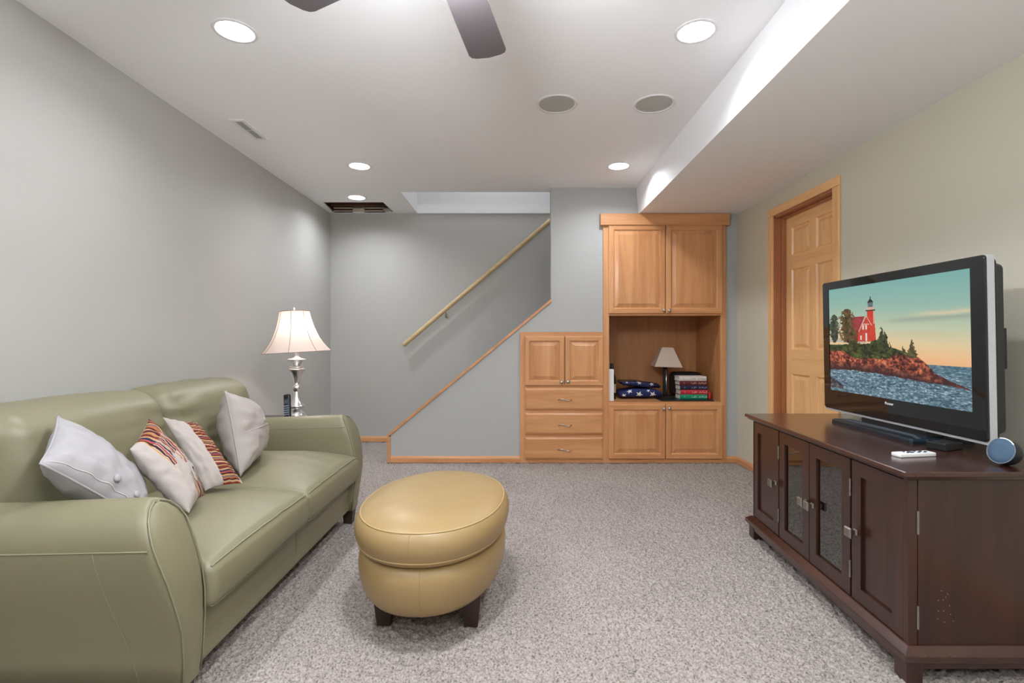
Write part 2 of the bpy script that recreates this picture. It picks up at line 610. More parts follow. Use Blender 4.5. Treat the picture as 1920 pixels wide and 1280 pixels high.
# ------------------------------------------------------------------ door on the right wall
door = bpy.data.objects.new('door_1', None); C.objects.link(door)
door.location = (XR, 3.5, 0); ORIGIN[door] = Vector((XR, 3.5, 0)); structure(door)
door['label'] = 'six panel maple door in a wooden frame behind the television'
CW = 0.064
def casing_side(y0, y1, z0, z1, name, m):
    bm = B(); box(bm, XR - 0.016, XR, y0, y1, z0, z1, 0.004)
    return obj(name, bm, m, door)
casing_side(DY1, DY1 + CW, 0, DH, 'casing', M_OAK)
casing_side(DY0 - CW, DY0, 0, DH, 'casing', M_OAK)
casing_side(DY0 - CW, DY1 + CW, DH, DH + 0.06, 'casing', M_OAKY)
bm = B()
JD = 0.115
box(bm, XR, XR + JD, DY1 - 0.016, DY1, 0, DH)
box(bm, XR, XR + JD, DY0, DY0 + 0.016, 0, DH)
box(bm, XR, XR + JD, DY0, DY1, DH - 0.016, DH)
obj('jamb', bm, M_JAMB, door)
bm = B()
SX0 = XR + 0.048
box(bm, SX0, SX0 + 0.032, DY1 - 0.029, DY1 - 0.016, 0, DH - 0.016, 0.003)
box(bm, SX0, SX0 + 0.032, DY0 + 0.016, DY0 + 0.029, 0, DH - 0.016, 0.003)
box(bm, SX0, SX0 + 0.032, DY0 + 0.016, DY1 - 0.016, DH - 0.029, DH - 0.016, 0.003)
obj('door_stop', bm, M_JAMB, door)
LX = XR + 0.080
bm = B()
ly0, ly1 = DY0 + 0.016, DY1 - 0.016
cols = [(ly0 + 0.083, ly0 + 0.083 + 0.228), (ly1 - 0.083 - 0.228, ly1 - 0.083)]
rows = [(0.23, 0.84), (1.02, 1.612), (1.72, 1.925)]
zs = [0.008, rows[0][0], rows[0][1], rows[1][0], rows[1][1], rows[2][0], rows[2][1], DH - 0.018]
yss = [ly0, cols[0][0], cols[0][1], cols[1][0], cols[1][1], ly1]
for i in range(len(yss) - 1):
    for j in range(len(zs) - 1):
        if i in (1, 3) and j in (1, 3, 5): continue
        f = quad(bm, [(LX, yss[i], zs[j]), (LX, yss[i], zs[j + 1]), (LX, yss[i + 1], zs[j + 1]), (LX, yss[i + 1], zs[j])])
        f.material_index = 1 if (j in (0, 2, 4, 6) and i in (1, 2, 3)) else 0
bmesh.ops.remove_doubles(bm, verts=bm.verts, dist=1e-5)
leaf = obj('leaf', bm, [M_OAK, M_OAKY], door, recalc=False)
for (a, b) in cols:
    for (z0, z1) in rows:
        bm = B()
        rect_profile(bm, a, b, z0, z1, [(0, LX), (0.007, LX + 0.010), (0.016, LX + 0.012), (0.040, LX + 0.003)], P=lambda y, x, z: (x, y, z), back=False)
        obj('panel', bm, [M_OAK, M_OAK], leaf)

# ------------------------------------------------------------------ ceiling fittings
M_LENS = emit('lit_lens', LIGHT_COL, DOWNLIGHT)
M_REFL = mat('reflector_white', (240, 238, 235), 0.4)
def make_downlight(x, y, label):
    t = thing('recessed_light', label, 'ceiling light', (x, y, CEIL), 'recessed ceiling lights')
    bm = B(); lathe(bm, [(0.074, 0), (0.074, -0.004), (0.090, -0.003), (0.092, 0)], (x, y, CEIL), 32, False, False)
    obj('trim_ring', bm, M_WHITE, t, smooth=True)
    bm = B(); lathe(bm, [(0.074, 0.0), (0.071, 0.012), (0.062, 0.034)], (x, y, CEIL), 32, False, False)
    obj('reflector', bm, M_REFL, t, smooth=True)
    bm = B(); lathe(bm, [(0.0001, 0.031), (0.03, 0.032), (0.062, 0.034)], (x, y, CEIL), 32, False, False)
    obj('lens', bm, M_LENS, t, smooth=True)
    return t
def copy_tree(o, parent=None, matrix=None):
    c = o.copy(); C.objects.link(c)
    if parent is not None: c.parent = parent
    for ch in list(o.children): copy_tree(ch, c)
    return c
lab = ['bright round recessed light at the upper left, nearest over the sofa',
       'bright round recessed light at the upper right beside the soffit',
       'small round recessed light over the left, in front of the ceiling hatch light',
       'small round recessed light near the soffit, above the wooden cabinets',
       'round recessed light at the edge of the open ceiling hatch']
proto = make_downlight(*LIGHTS[0], lab[0])
for (x, y), l in zip(LIGHTS[1:], lab[1:]):
    c = copy_tree(proto); c.location = (x, y, CEIL); c['label'] = l

def make_speaker(x, y, label):
    t = thing('ceiling_speaker', label, 'speaker', (x, y, CEIL), 'round speakers in the ceiling')
    bm = B(); lathe(bm, [(0.101, -0.001), (0.103, -0.005), (0.117, -0.004), (0.119, 0)], (x, y, CEIL), 40, False, False)
    obj('trim_ring', bm, M_WHITE, t, smooth=True)
    bm = B(); lathe(bm, [(0.102, -0.0015), (0.07, -0.003), (0.0001, -0.004)], (x, y, CEIL), 40, False, False)
    obj('grille', bm, M_GRILLE, t, smooth=True)
    return t
sp = make_speaker(*SPEAKERS[0], 'round grey ceiling speaker, left of the two, farther from the soffit')
c = copy_tree(sp); c.location = (*SPEAKERS[1], CEIL); c['label'] = 'round grey ceiling speaker, right of the two, nearer the soffit'

t = thing('air_vent', 'white narrow ceiling air register with grey louvers over the sofa', 'vent', (-1.71, 3.25, CEIL))
bm = B()
rect_profile(bm, -1.757, -1.660, 3.095, 3.41, [(0, CEIL), (0.004, CEIL - 0.006), (0.026, CEIL - 0.006), (0.028, CEIL - 0.002)], P=lambda x, z, y: (x, y, z), fill=False, back=False)
obj('frame', bm, M_WHITE, t)
bm = B(); quad(bm, [(-1.733, 3.12, CEIL - 0.0012), (-1.686, 3.12, CEIL - 0.0012), (-1.686, 3.385, CEIL - 0.0012), (-1.733, 3.385, CEIL - 0.0012)])
obj('backing', bm, M_GREYP, t)
for k in range(2):
    bm = B()
    for j in range(15):
        yy = 3.126 + k * 0.134 + j * 0.0085
        box(bm, -1.732, -1.687, yy, yy + 0.003, CEIL - 0.0055, CEIL - 0.0015)
    o = obj('louver_bank', bm, M_GREYP, t); o['kind'] = 'stuff'
bm = B(); box(bm, -1.732, -1.687, 3.2505, 3.2555, CEIL - 0.006, CEIL - 0.001); obj('bar', bm, M_WHITE, t)

# open hatch in the ceiling
t = thing('ceiling_hatch', 'open rectangular ceiling hatch showing dark joists by the back wall', 'hatch', (-1.6, 5.16, CEIL))
bm = B()
hz = CEIL + 0.22
quad(bm, [(HX0 - .05, HY0, CEIL), (HX1 + .01, HY0, CEIL), (HX1 + .01, HY0, hz), (HX0 - .05, HY0, hz)])
quad(bm, [(HX0 - .05, HY0, hz), (HX1 + .01, HY0, hz), (HX1 + .01, HY1 + .05, hz), (HX0 - .05, HY1 + .05, hz)])
quad(bm, [(HX0 - .05, HY0, CEIL), (HX0 - .05, HY1 + .05, CEIL), (HX0 - .05, HY1 + .05, hz), (HX0 - .05, HY0, hz)])
quad(bm, [(HX1 + .01, HY0, CEIL), (HX1 + .01, HY1 + .05, CEIL), (HX1 + .01, HY1 + .05, hz), (HX1 + .01, HY0, hz)])
quad(bm, [(HX0 - .05, HY1 + .05, CEIL), (HX1 + .01, HY1 + .05, CEIL), (HX1 + .01, HY1 + .05, hz), (HX0 - .05, HY1 + .05, hz)])
obj('cavity', bm, M_JOIST, t)
bm = B(); box(bm, HX0 - .04, HX1, 5.27, 5.305, CEIL + 0.045, CEIL + 0.2, 0.002); obj('joist', bm, M_JOIST, t)
M_PLASTER = mat('raw_plaster', (196, 184, 164), 0.9, bump=(60, 0.4, 0.004), var=(40, 0.15))
for (a, b, z0, z1) in ((HX0 - .03, HX1, 0.036, 0.046), (-1.72, -1.60, 0.004, 0.05), (-1.40, -1.315, 0.002, 0.048), (HX0 - .03, -1.72, 0.0, 0.012), (-1.60, -1.38, 0.0, 0.014)):
    bm = B(); box(bm, a, b, 5.345, 5.385, CEIL + z0, CEIL + z1, 0.001); obj('plaster_edge', bm, M_PLASTER, t)
# pale cut edges of the ceiling board
for (xa, xb) in ((HX0, HX0 - 0.04), (HX1, HX1 + 0.01)):
    bm = B(); quad(bm, [(xa, HY0, CEIL), (xb, HY1, CEIL), (xb, HY1, CEIL + 0.014), (xa, HY0, CEIL + 0.014)]); obj('board_edge', bm, M_PLASTER, t)

# ceiling fan, mostly above the frame
FX, FY, FZ = -0.194, 1.318, 2.148
t = thing('ceiling_fan', 'dark grey five blade ceiling fan hanging at the top of the view', 'fan', (FX, FY, CEIL))
bm = B(); lathe(bm, [(0.0001, 0), (0.07, 0), (0.065, -0.03), (0.03, -0.05), (0.015, -0.05)], (FX, FY, CEIL), 32, False, False); obj('canopy', bm, M_FANM, t, smooth=True)
bm = B(); tube(bm, [(FX, FY, CEIL - 0.04), (FX, FY, FZ + 0.1)], 0.013, 12); obj('downrod', bm, M_FANM, t, smooth=True)
bm = B(); lathe(bm, [(0.013, 0.12), (0.05, 0.115), (0.105, 0.085), (0.11, 0.03), (0.09, -0.01), (0.06, -0.03), (0.06, -0.06), (0.0001, -0.06)], (FX, FY, FZ), 32, False, False); obj('motor_housing', bm, M_FANM, t, smooth=True, angle=40)
M_GLOBE = emit('fan_globe', LIGHT_COL, FAN_LAMP)
bm = B(); lathe(bm, [(0.06, -0.06), (0.085, -0.08), (0.08, -0.112), (0.05, -0.135), (0.0001, -0.143)], (FX, FY, FZ), 32, False, False); obj('light_bowl', bm, M_GLOBE, t, smooth=True)
for k in range(5):
    a = math.radians(90 - 9.5 + 72 * k)
    M = Matrix.Translation((FX, FY, FZ)) @ Matrix.Rotation(a, 4, 'Z') @ Matrix.Rotation(math.radians(-5), 4, 'X')
    bm = B()
    pl = [(0.16, -0.055), (0.30, -0.062), (0.545, -0.069), (0.562, -0.062), (0.571, -0.045), (0.578, 0.0), (0.571, 0.045), (0.562, 0.062), (0.545, 0.069), (0.30, 0.062), (0.16, 0.055)]
    prism(bm, pl, lambda u, v, d: tuple(M @ Vector((u, v, d))), -0.003, 0.003)
    bl = obj('blade', bm, M_FAN, t)
    bm = B()
    pl = [(0.09, -0.02), (0.16, -0.018), (0.22, -0.04), (0.23, 0), (0.22, 0.04), (0.16, 0.018), (0.09, 0.02)]
    prism(bm, pl, lambda u, v, d: tuple(M @ Vector((u, v, d))), 0.003, 0.008)
    obj('blade_bracket', bm, M_FANM, bl)

# ------------------------------------------------------------------ handrail
t = thing('handrail', 'round wooden stair handrail on a metal bracket along the back wall', 'handrail', (-1.18, 5.34, 1.03))
hr0, hr1 = Vector((-1.185, 5.34, 1.03)), Vector((0.75, 5.34, 1.03 + (2.35 - 1.03) / (0.371 + 1.185) * (0.75 + 1.185)))
d = (hr1 - hr0).normalized()
bm = B()
pts = [hr0 + d * s for s in (0, 0.004, 0.012)] + [hr0 + d * (0.012 + 0.1 * i) for i in range(1, 23)]
tube(bm, pts, 0.024, 16, True, rad=[0.016, 0.022, 0.024] + [0.024] * 22)
obj('rail', bm, M_RAIL, t, smooth=True, angle=50)
for s in (0.588, 2.25):
    p = hr0 + d * s
    bm = B()
    tube(bm, [p + Vector((0, 0, -0.022)), p + Vector((0, 0, -0.05)), p + Vector((0, 0.02, -0.068)), p + Vector((0, 0.078, -0.07))], 0.006, 10)
    lathe(bm, [(0.0001, 0.0), (0.02, 0.0), (0.022, 0.004), (0.014, 0.008), (0.006, 0.01)], p + Vector((0, 0.08, -0.07)), 16, False, False, M=Matrix.Rotation(PI / 2, 3, 'X'))
    box(bm, p.x - 0.02, p.x + 0.02, p.y - 0.006, p.y + 0.006, p.z - 0.028, p.z - 0.02, 0.002)
    obj('bracket', bm, M_NICKEL, t, smooth=True, angle=40)

# ------------------------------------------------------------------ built-in cabinets
YF = 4.485          # face frame front
def px(x): return (x - 967) / F * YF
def pz(y): return CAMZ - (y - 635) / F * YF
def raised_door(parent, x0, x1, z0, z1, st, knob, yf=YF - 0.019):
    bm = B()
    rect_profile(bm, x0, x1, z0, z1, [(0, yf + 0.0188), (0, yf + 0.005), (0.003, yf + 0.001), (0.007, yf), (st - 0.009, yf), (st - 0.003, yf + 0.004), (st, yf + 0.010)], fill=False, back=False)
    dr = obj('door', bm, [M_MAPLE, M_MAPLEH], parent)
    bm = B()
    rect_profile(bm, x0 + st, x1 - st, z0 + st, z1 - st, [(0, yf + 0.011), (0.006, yf + 0.011), (0.034, yf + 0.0035), (0.036, yf + 0.002)], back=False)
    obj('panel', bm, [M_MAPLE, M_MAPLE], dr)
    kx, kz = knob
    bm = B()
    lathe(bm, [(0.009, 0), (0.006, 0.003), (0.006, 0.012), (0.013, 0.016), (0.0165, 0.021), (0.015, 0.026), (0.008, 0.029), (0.0001, 0.03)], (kx, yf, kz), 20, True, False, M=Matrix.Rotation(PI / 2, 3, 'X'))
    obj('knob', bm, M_NICKEL, dr, smooth=True)
    return dr

tall = thing('tall_cabinet', 'tall built-in maple cabinet with paneled doors above and below an open niche', 'cabinet', (1.32, 4.6, 0))
fx0, fx1 = px(1131), px(1361.5)
nx0, nx1, nz0, nz1 = px(1142), px(1351), pz(753), pz(591.5)
ztop = 2.10
bm = B()
def fr(x0, x1, z0, z1, mi=0): box(bm, x0, x1, YF, YF + 0.02, z0, z1, 0.0, mi=mi)
fr(fx0, nx0, 0, ztop); fr(nx1, fx1, 0, ztop)
fr(nx0, nx1, 0, 0.045, 1); fr(nx0, nx1, pz(765), nz0, 1); fr(nx0, nx1, nz1, pz(584), 1); fr(nx0, nx1, ztop - 0.03, ztop, 1)
# side returns to the wall
box(bm, fx1 - 0.004, fx1, YF + 0.02, YW + 0.02, 0, ztop); box(bm, fx0, fx0 + 0.004, YF + 0.02, YW + 0.02, 0, ztop)
obj('face_frame', bm, [M_MAPLE, M_MAPLEH], tall)
bm = B()
NB = 5.10
cx0, cx1 = nx0 - 0.02, nx1 + 0.0
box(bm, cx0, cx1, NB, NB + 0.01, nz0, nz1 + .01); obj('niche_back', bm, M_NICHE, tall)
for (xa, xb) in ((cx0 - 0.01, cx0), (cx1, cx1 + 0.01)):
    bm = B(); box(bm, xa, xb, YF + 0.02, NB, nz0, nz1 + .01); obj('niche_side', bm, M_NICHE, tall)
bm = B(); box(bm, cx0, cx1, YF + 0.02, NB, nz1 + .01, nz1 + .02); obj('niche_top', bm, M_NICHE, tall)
bm = B(); box(bm, cx0, cx1, YF + 0.001, NB, nz0 - 0.018, nz0, 0.002); obj('niche_shelf', bm, M_MAPLEH, tall)
bm = B()
c0, c1, zc0, zc1 = px(1125.3), px(1366), 2.098, 2.2015
prism(bm, [(YF - 0.026, zc0), (YF - 0.030, zc0 + 0.004), (YF - 0.030, zc1 - 0.004), (YF - 0.026, zc1), (YW, zc1), (YW, zc0)], lambda u, v, d: (d, u, v), c0, c1)
obj('crown', bm, M_MAPLEH, tall)
zu0, zu1 = pz(588), pz(421.5)
raised_door(tall, px(1140.5), px(1246.5), zu0, zu1, 0.052, (px(1243), pz(582)))
raised_door(tall, px(1247.8), px(1353.5), zu0, zu1, 0.052, (px(1253.2), pz(582.5)))
zl0, zl1 = pz(859.5), pz(757.5)
raised_door(tall, px(1140.5), px(1246.5), zl0, zl1, 0.052, (px(1243), pz(765)))
raised_door(tall, px(1247.8), px(1353.5), zl0, zl1, 0.052, (px(1253.2), pz(764.5)))

low = thing('drawer_cabinet', 'low built-in maple cabinet with two small doors over three drawers', 'cabinet', (0.4, 4.6, 0))
lx0, lx1 = px(975.5), px(1130.6)
bm = B()
lzt = pz(622)
box(bm, lx0, px(987), YF, YF + 0.02, 0, lzt); box(bm, px(1129), lx1, YF, YF + 0.02, 0, lzt)
for (a, b) in ((pz(633), lzt), (pz(730), pz(719)), (pz(777), pz(764)), (pz(822), pz(810)), (0, pz(857))):
    box(bm, px(987), px(1129), YF, YF + 0.02, a, b, mi=1)
box(bm, px(987), px(1129), YF + 0.012, YF + 0.02, 0, lzt)
box(bm, lx0, lx0 + 0.004, YF + 0.02, YW + 0.02, 0, lzt)
box(bm, lx0, lx1, YF + 0.02, YW + 0.02, lzt - 0.004, lzt, mi=1)
obj('face_frame', bm, [M_MAPLE, M_MAPLEH], low)
raised_door(low, px(984), px(1057.6), pz(722.5), pz(630), 0.048, (px(1052.3), pz(716)))
raised_door(low, px(1059.6), px(1130.5), pz(722.5), pz(630), 0.048, (px(1064.3), pz(715)))
for (a, b, h) in ((767.7, 727, 748.5), (813.8, 773.5, 796), (860, 819, 842)):
    bm = B()
    yf = YF - 0.019
    rect_profile(bm, px(984), px(1130.5), pz(a), pz(b), [(0, yf + 0.0188), (0, yf + 0.008), (0.004, yf + 0.006), (0.017, yf)], back=False)
    dr = obj('drawer', bm, [M_MAPLEH, M_MAPLEH], low)
    bm = B()
    hx, hzz = px(1058.5), pz(h)
    pts = []
    for i in range(25):
        u = i / 24
        x = hx - 0.058 + 0.116 * u
        y = yf - 0.022 * min(1, math.sin(PI * u) * 2.2)
        pts.append((x, y, hzz + 0.007 * math.sin(2 * PI * u)))
    tube(bm, pts, 0.0042, 8)
    obj('handle', bm, M_NICKEL, dr, smooth=True)

# ------------------------------------------------------------------ things in the niche
NZ = nz0
def at(x, y, Y): return Vector(((x - 967) / F * Y, Y, CAMZ - (y - 635) / F * Y))
# white box and bottle at the left
bx = thing('white_box', 'tall thin white box standing at the left end of the niche', 'box', (0.83, 4.6, NZ))
bm = B(); box(bm, 0.82, 0.880, 4.545, 4.60, NZ + 0.0003, NZ + 0.283, 0.001); obj('carton', bm, mat('white_card', (245, 245, 245), 0.6), bx)
bo = thing('wine_bottle', 'dark bottle behind the white box in the niche', 'bottle', (0.865, 4.74, NZ))
M_BOTTLE = mat('bottle_glass', (20, 22, 20), 0.1, coat=0.5)
bm = B(); lathe(bm, [(0.034, 0), (0.037, 0.006), (0.037, 0.18), (0.034, 0.2), (0.020, 0.235), (0.0145, 0.25), (0.0145, 0.25)], (0.893, 4.70, NZ + 0.0003), 24, True, True); obj('body', bm, M_BOTTLE, bo, smooth=True, angle=50)
bm = B(); lathe(bm, [(0.0155, 0.25), (0.0155, 0.325), (0.013, 0.328)], (0.893, 4.70, NZ + 0.0003), 20, True, True); obj('cap', bm, M_BLACK, bo, smooth=True, angle=50)
bm = B(); lathe(bm, [(0.0374, 0.06), (0.0374, 0.14)], (0.893, 4.70, NZ + 0.0003), 24, False, False); obj('label_band', bm, mat('cream_label', (188, 176, 150), 0.7), bo, smooth=True)

# black laptop case / tray under lamp and books
tr = thing('black_folder', 'flat black folder lying under the books and the small lamp', 'folder', (1.56, 4.68, NZ))
bm = B(); box(bm, 1.30, 1.775, 4.53, 4.76, NZ + 0.0004, NZ + 0.009, 0.003); obj('cover', bm, M_BLACK, tr)
FZT = NZ + 0.0093

# small table lamp
lm = thing('small_table_lamp', 'small unlit table lamp with square beige shade in the niche', 'lamp', (1.43, 4.86, NZ))
lx, lyy = 1.437, 4.87
bm = B(); box(bm, lx - 0.07, lx + 0.07, lyy - 0.07, lyy + 0.07, NZ + 0.0004, NZ + 0.014, 0.003); obj('base', bm, M_BLACK, lm)
bm = B()
box(bm, lx - 0.02, lx + 0.02, lyy - 0.016, lyy + 0.016, NZ + 0.014, NZ + 0.272, 0.003); obj('column', bm, M_BLACK, lm)
bm = B(); tube(bm, [(lx + 0.004, lyy - 0.021, NZ + 0.014), (lx + 0.004, lyy - 0.021, NZ + 0.265)], 0.007, 12); obj('rod', bm, M_CHROME, lm, smooth=True)
bm = B(); lathe(bm, [(0.012, 0.268), (0.021, 0.275), (0.021, 0.292), (0.012, 0.30)], (lx, lyy, NZ), 16); obj('socket', bm, M_BLACK, lm, smooth=True)
bm = B()
R = Matrix.Rotation(math.radians(-6), 4, 'Z') @ Matrix.Rotation(math.radians(1.5), 4, 'Y')
hb, ht, zb, zt_ = 0.128, 0.052, 0.292, 0.475
ra = []
for hh, z in ((hb, zb), (ht, zt_), (ht - 0.003, zt_), (hb - 0.003, zb)):
    ra.append([bm.verts.new(Vector((lx, lyy, NZ)) + (R @ Vector((sx * hh, sy * hh, z)))) for sx, sy in ((-1, -1), (1, -1), (1, 1), (-1, 1))])
for a, b in zip(ra, ra[1:] + ra[:1]): ring_faces(bm, a, b)
obj('shade', bm, M_SHADE2, lm)

# books
def spine_mat(name, col, ink):
    m = mat(name, col, 0.55)
    nt = m.node_tree; b = nt.nodes['Principled BSDF']
    tc = nt.nodes.new('ShaderNodeTexCoord')
    mp = nt.nodes.new('ShaderNodeMapping'); mp.inputs['Scale'].default_value = (160, 1, 60)
    n = nt.nodes.new('ShaderNodeTexNoise'); n.inputs['Scale'].default_value = 1; n.inputs['Detail'].default_value = 2
    nt.links.new(tc.outputs['Object'], mp.inputs[0]); nt.links.new(mp.outputs[0], n.inputs['Vector'])
    mp2 = nt.nodes.new('ShaderNodeMapping'); mp2.inputs['Scale'].default_value = (14, 1, 1)
    n2 = nt.nodes.new('ShaderNodeTexNoise'); n2.inputs['Scale'].default_value = 1
    nt.links.new(tc.outputs['Object'], mp2.inputs[0]); nt.links.new(mp2.outputs[0], n2.inputs['Vector'])
    sep = nt.nodes.new('ShaderNodeSeparateXYZ'); nt.links.new(tc.outputs['Object'], sep.inputs[0])
    ab = nt.nodes.new('ShaderNodeMath'); ab.operation = 'ABSOLUTE'; nt.links.new(sep.outputs['Z'], ab.inputs[0])
    lt = nt.nodes.new('ShaderNodeMath'); lt.operation = 'LESS_THAN'; lt.inputs[1].default_value = 0.008; nt.links.new(ab.outputs[0], lt.inputs[0])
    g1 = nt.nodes.new('ShaderNodeMath'); g1.operation = 'GREATER_THAN'; g1.inputs[1].default_value = 0.52; nt.links.new(n.outputs['Fac'], g1.inputs[0])
    g2 = nt.nodes.new('ShaderNodeMath'); g2.operation = 'GREATER_THAN'; g2.inputs[1].default_value = 0.5; nt.links.new(n2.outputs['Fac'], g2.inputs[0])
    m1 = nt.nodes.new('ShaderNodeMath'); m1.operation = 'MULTIPLY'; nt.links.new(g1.outputs[0], m1.inputs[0]); nt.links.new(g2.outputs[0], m1.inputs[1])
    m2 = nt.nodes.new('ShaderNodeMath'); m2.operation = 'MULTIPLY'; nt.links.new(m1.outputs[0], m2.inputs[0]); nt.links.new(lt.outputs[0], m2.inputs[1])
    m3 = nt.nodes.new('ShaderNodeMath'); m3.operation = 'MULTIPLY'; m3.inputs[1].default_value = 0.65; nt.links.new(m2.outputs[0], m3.inputs[0])
    mx = nt.nodes.new('ShaderNodeMixRGB'); mx.inputs[1].default_value = srgb(*col); mx.inputs[2].default_value = srgb(*ink)
    nt.links.new(m3.outputs[0], mx.inputs[0]); nt.links.new(mx.outputs[0], b.inputs['Base Color'])
    return m
books = [('green', (0, 140, 100), (210, 225, 215), 0.0425, 0.0, 'green hardback book at the bottom of the niche stack'),
         ('red', (190, 36, 58), (225, 190, 170), 0.0415, 0.004, 'red hardback book second from the bottom of the niche stack'),
         ('navy', (24, 26, 56), (150, 160, 190), 0.0415, 0.0, 'navy blue hardback book in the middle of the niche stack'),
         ('maroon', (96, 26, 40), (214, 180, 150), 0.0385, -0.003, 'maroon hardback book under the white book in the niche stack'),
         ('white', (214, 206, 198), (130, 130, 130), 0.0415, -0.008, 'white hardback book on top of the niche stack')]
z = FZT
for nm, col, ink, th, dx, l in books:
    x0, x1, y0, y1 = 1.492 + dx, 1.738 + dx, 4.60, 4.75
    t = thing('book', l, 'book', ((x0 + x1) / 2, (y0 + y1) / 2, z + th / 2), 'hardback books stacked in the niche')
    m = spine_mat('cover_' + nm, col, ink)
    bm = B()
    ct = 0.003
    box(bm, x0, x1, y0, y1, z, z + ct, 0.0008, 1); box(bm, x0, x1, y0, y1, z + th - ct, z + th, 0.0008, 1)
    P = lambda u, v, d: (d, u, v)
    prism(bm, [(y0, z), (y0 - 0.004, z + th * .2), (y0 - 0.005, z + th * .5), (y0 - 0.004, z + th * .8), (y0, z + th), (y0 + 0.003, z + th), (y0 + 0.003, z)], P, x0, x1)
    obj('cover', bm, m, t)
    bm = B(); box(bm, x0 + 0.004, x1 - 0.004, y0 + 0.003, y1 - 0.005, z + ct, z + th - ct); obj('pages', bm, M_PAPER, t)
    z += th + 0.0003
# dark soft case behind the books
bc = thing('black_case', 'black soft zip case lying behind the stack of books', 'case', (1.62, 4.92, NZ))
bm = B()
soft_box(bm, (1.655, 4.945, NZ + 0.1185), (0.28, 0.20, 0.236), 0.05, (4, 4, 4))
obj('body', bm, mat('black_cloth', (26, 24, 26), 0.7, bump=(80, 0.4, 0.002)), bc, smooth=True)
rc = thing('red_can', 'small red cylinder standing right of the books', 'can', (1.764, 4.655, FZT))
bm = B(); lathe(bm, [(0.014, 0), (0.017, 0.003), (0.017, 0.05), (0.014, 0.054), (0.010, 0.062), (0.009, 0.066)], (1.768, 4.63, FZT), 20); obj('body', bm, M_REDP, rc, smooth=True, angle=40)

# folded flags
def star_pts(r):
    return [(r * (1 if k % 2 == 0 else 0.4) * math.cos(PI / 2 + k * PI / 5), r * (1 if k % 2 == 0 else 0.4) * math.sin(PI / 2 + k * PI / 5)) for k in range(10)]
def flag(name, label, c, s, stars, wrap=False, tilt=0.0, zfrom=0.0):
    t = thing(name, label, 'flag', (c[0], c[1], c[2] - s[2] / 2), 'folded flags in the niche')
    def df(p):
        u = (p.x - c[0]) / (s[0] / 2); v = (p.y - c[1]) / (s[1] / 2)
        q = Vector(p)
        q.z = c[2] + (p.z - c[2]) * (1 - 0.45 * abs(u) ** 2.5) - (s[2] * 0.2 * abs(u) ** 2.5 if zfrom == 0 else 0) + tilt * (p.x - c[0])
        q.z += 0.003 * math.sin(u * 7 + v * 3)
        q.y = c[1] + (p.y - c[1]) * (1 - 0.35 * max(0, u) ** 2)
        return q
    bm = B(); f = soft_box(bm, c, s, s[2] * 0.45, (14, 8, 2), df)
    obj('folded_cloth', bm, M_NAVY, t, smooth=True)
    for (ux, uz, r, rot) in stars:
        bm = B()
        ctr = None
        vs = []
        for (a, b) in star_pts(r):
            ca, sa = math.cos(rot), math.sin(rot)
            a, b = a * ca - b * sa, a * sa + b * ca
            # star follows the rounded front of the roll
            zz = max(-s[2] / 2, min(s[2] / 2, uz * s[2] / 2 + b))
            over = max(0.0, uz * s[2] / 2 + b - s[2] * 0.42)
            p = f((ux * s[0] / 2 + a, -s[1] / 2 + over, zz))
            vs.append(p + Vector((0, -0.0022, 0.0015 if over > 0 else 0.0)))
        ctr = f((ux * s[0] / 2, -s[1] / 2, uz * s[2] / 2)) + Vector((0, -0.0035, 0.0005))
        cv = bm.verts.new(ctr); bv = [bm.verts.new(v) for v in vs]
        for i in range(10): bm.faces.new((cv, bv[i], bv[(i + 1) % 10]))
        obj('star', bm, M_STAR, t)
    if wrap:
        def dfw(p):
            q = df(p); q.z += 0.0025 * math.sin(p.x * 90) * math.cos(p.y * 70); return q
        bm = B(); soft_box(bm, c, (s[0] + 0.02, s[1] + 0.012, s[2] + 0.008), s[2] * 0.48, (24, 8, 2), dfw)
        obj('plastic_wrap', bm, M_WRAP, t, smooth=True)
    return t
flag('folded_flag', 'folded navy flag with white stars, lower of the two in the niche', (1.165, 4.80, NZ + 0.055), (0.41, 0.25, 0.078),
     [(-0.82, -0.35, 0.028, 0.3), (-0.12, -0.35, 0.036, -0.35), (0.5, -0.3, 0.036, -0.5), (-0.55, 0.75, 0.03, 0.2), (0.3, 0.8, 0.02, 0.4)])
flag('folded_flag', 'folded navy flag in clear plastic, lying on top of the other flag', (1.165, 4.80, NZ + 0.132), (0.36, 0.2, 0.046),
     [(-0.1, 0.75, 0.026, 0.1), (0.55, 0.6, 0.026, 0.3), (-0.75, 0.7, 0.016, 0)], wrap=True, tilt=-0.09, zfrom=1)

# ------------------------------------------------------------------ TV stand
A0 = Vector((1.263, 1.63, 0)); B0 = Vector((1.322, 2.82, 0))
SL = 1.19
U = (B0 - A0) / SL
SD = 0.58
ZT = 0.678
def S(s, d, z): return tuple(A0 + U * s + Vector((d, 0, z)))
def sbox(bm, s0, s1, d0, d1, z0, z1, bev=0.0, mi=0):
    n0 = len(bm.verts)
    bm2 = bmesh.new()
    box(bm2, s0, s1, d0, d1, z0, z1, bev, 2, mi)
    mp = {}
    for v in bm2.verts: mp[v.index] = bm.verts.new(S(*v.co))
    bm2.verts.index_update()
    bm2.verts.ensure_lookup_table()
    for f in bm2.faces:
        nf = bm.faces.new([mp2[v] for v in f.verts]) if False else None
    bm2.free()
def sbox(bm, s0, s1, d0, d1, z0, z1, bev=0.0, mi=0):
    b2 = bmesh.new()
    box(b2, s0, s1, d0, d1, z0, z1, bev, 2, mi)
    mp = {v: bm.verts.new(S(*v.co)) for v in b2.verts}
    for f in b2.faces:
        nf = bm.faces.new([mp[v] for v in f.verts]); nf.material_index = f.material_index
    b2.free()
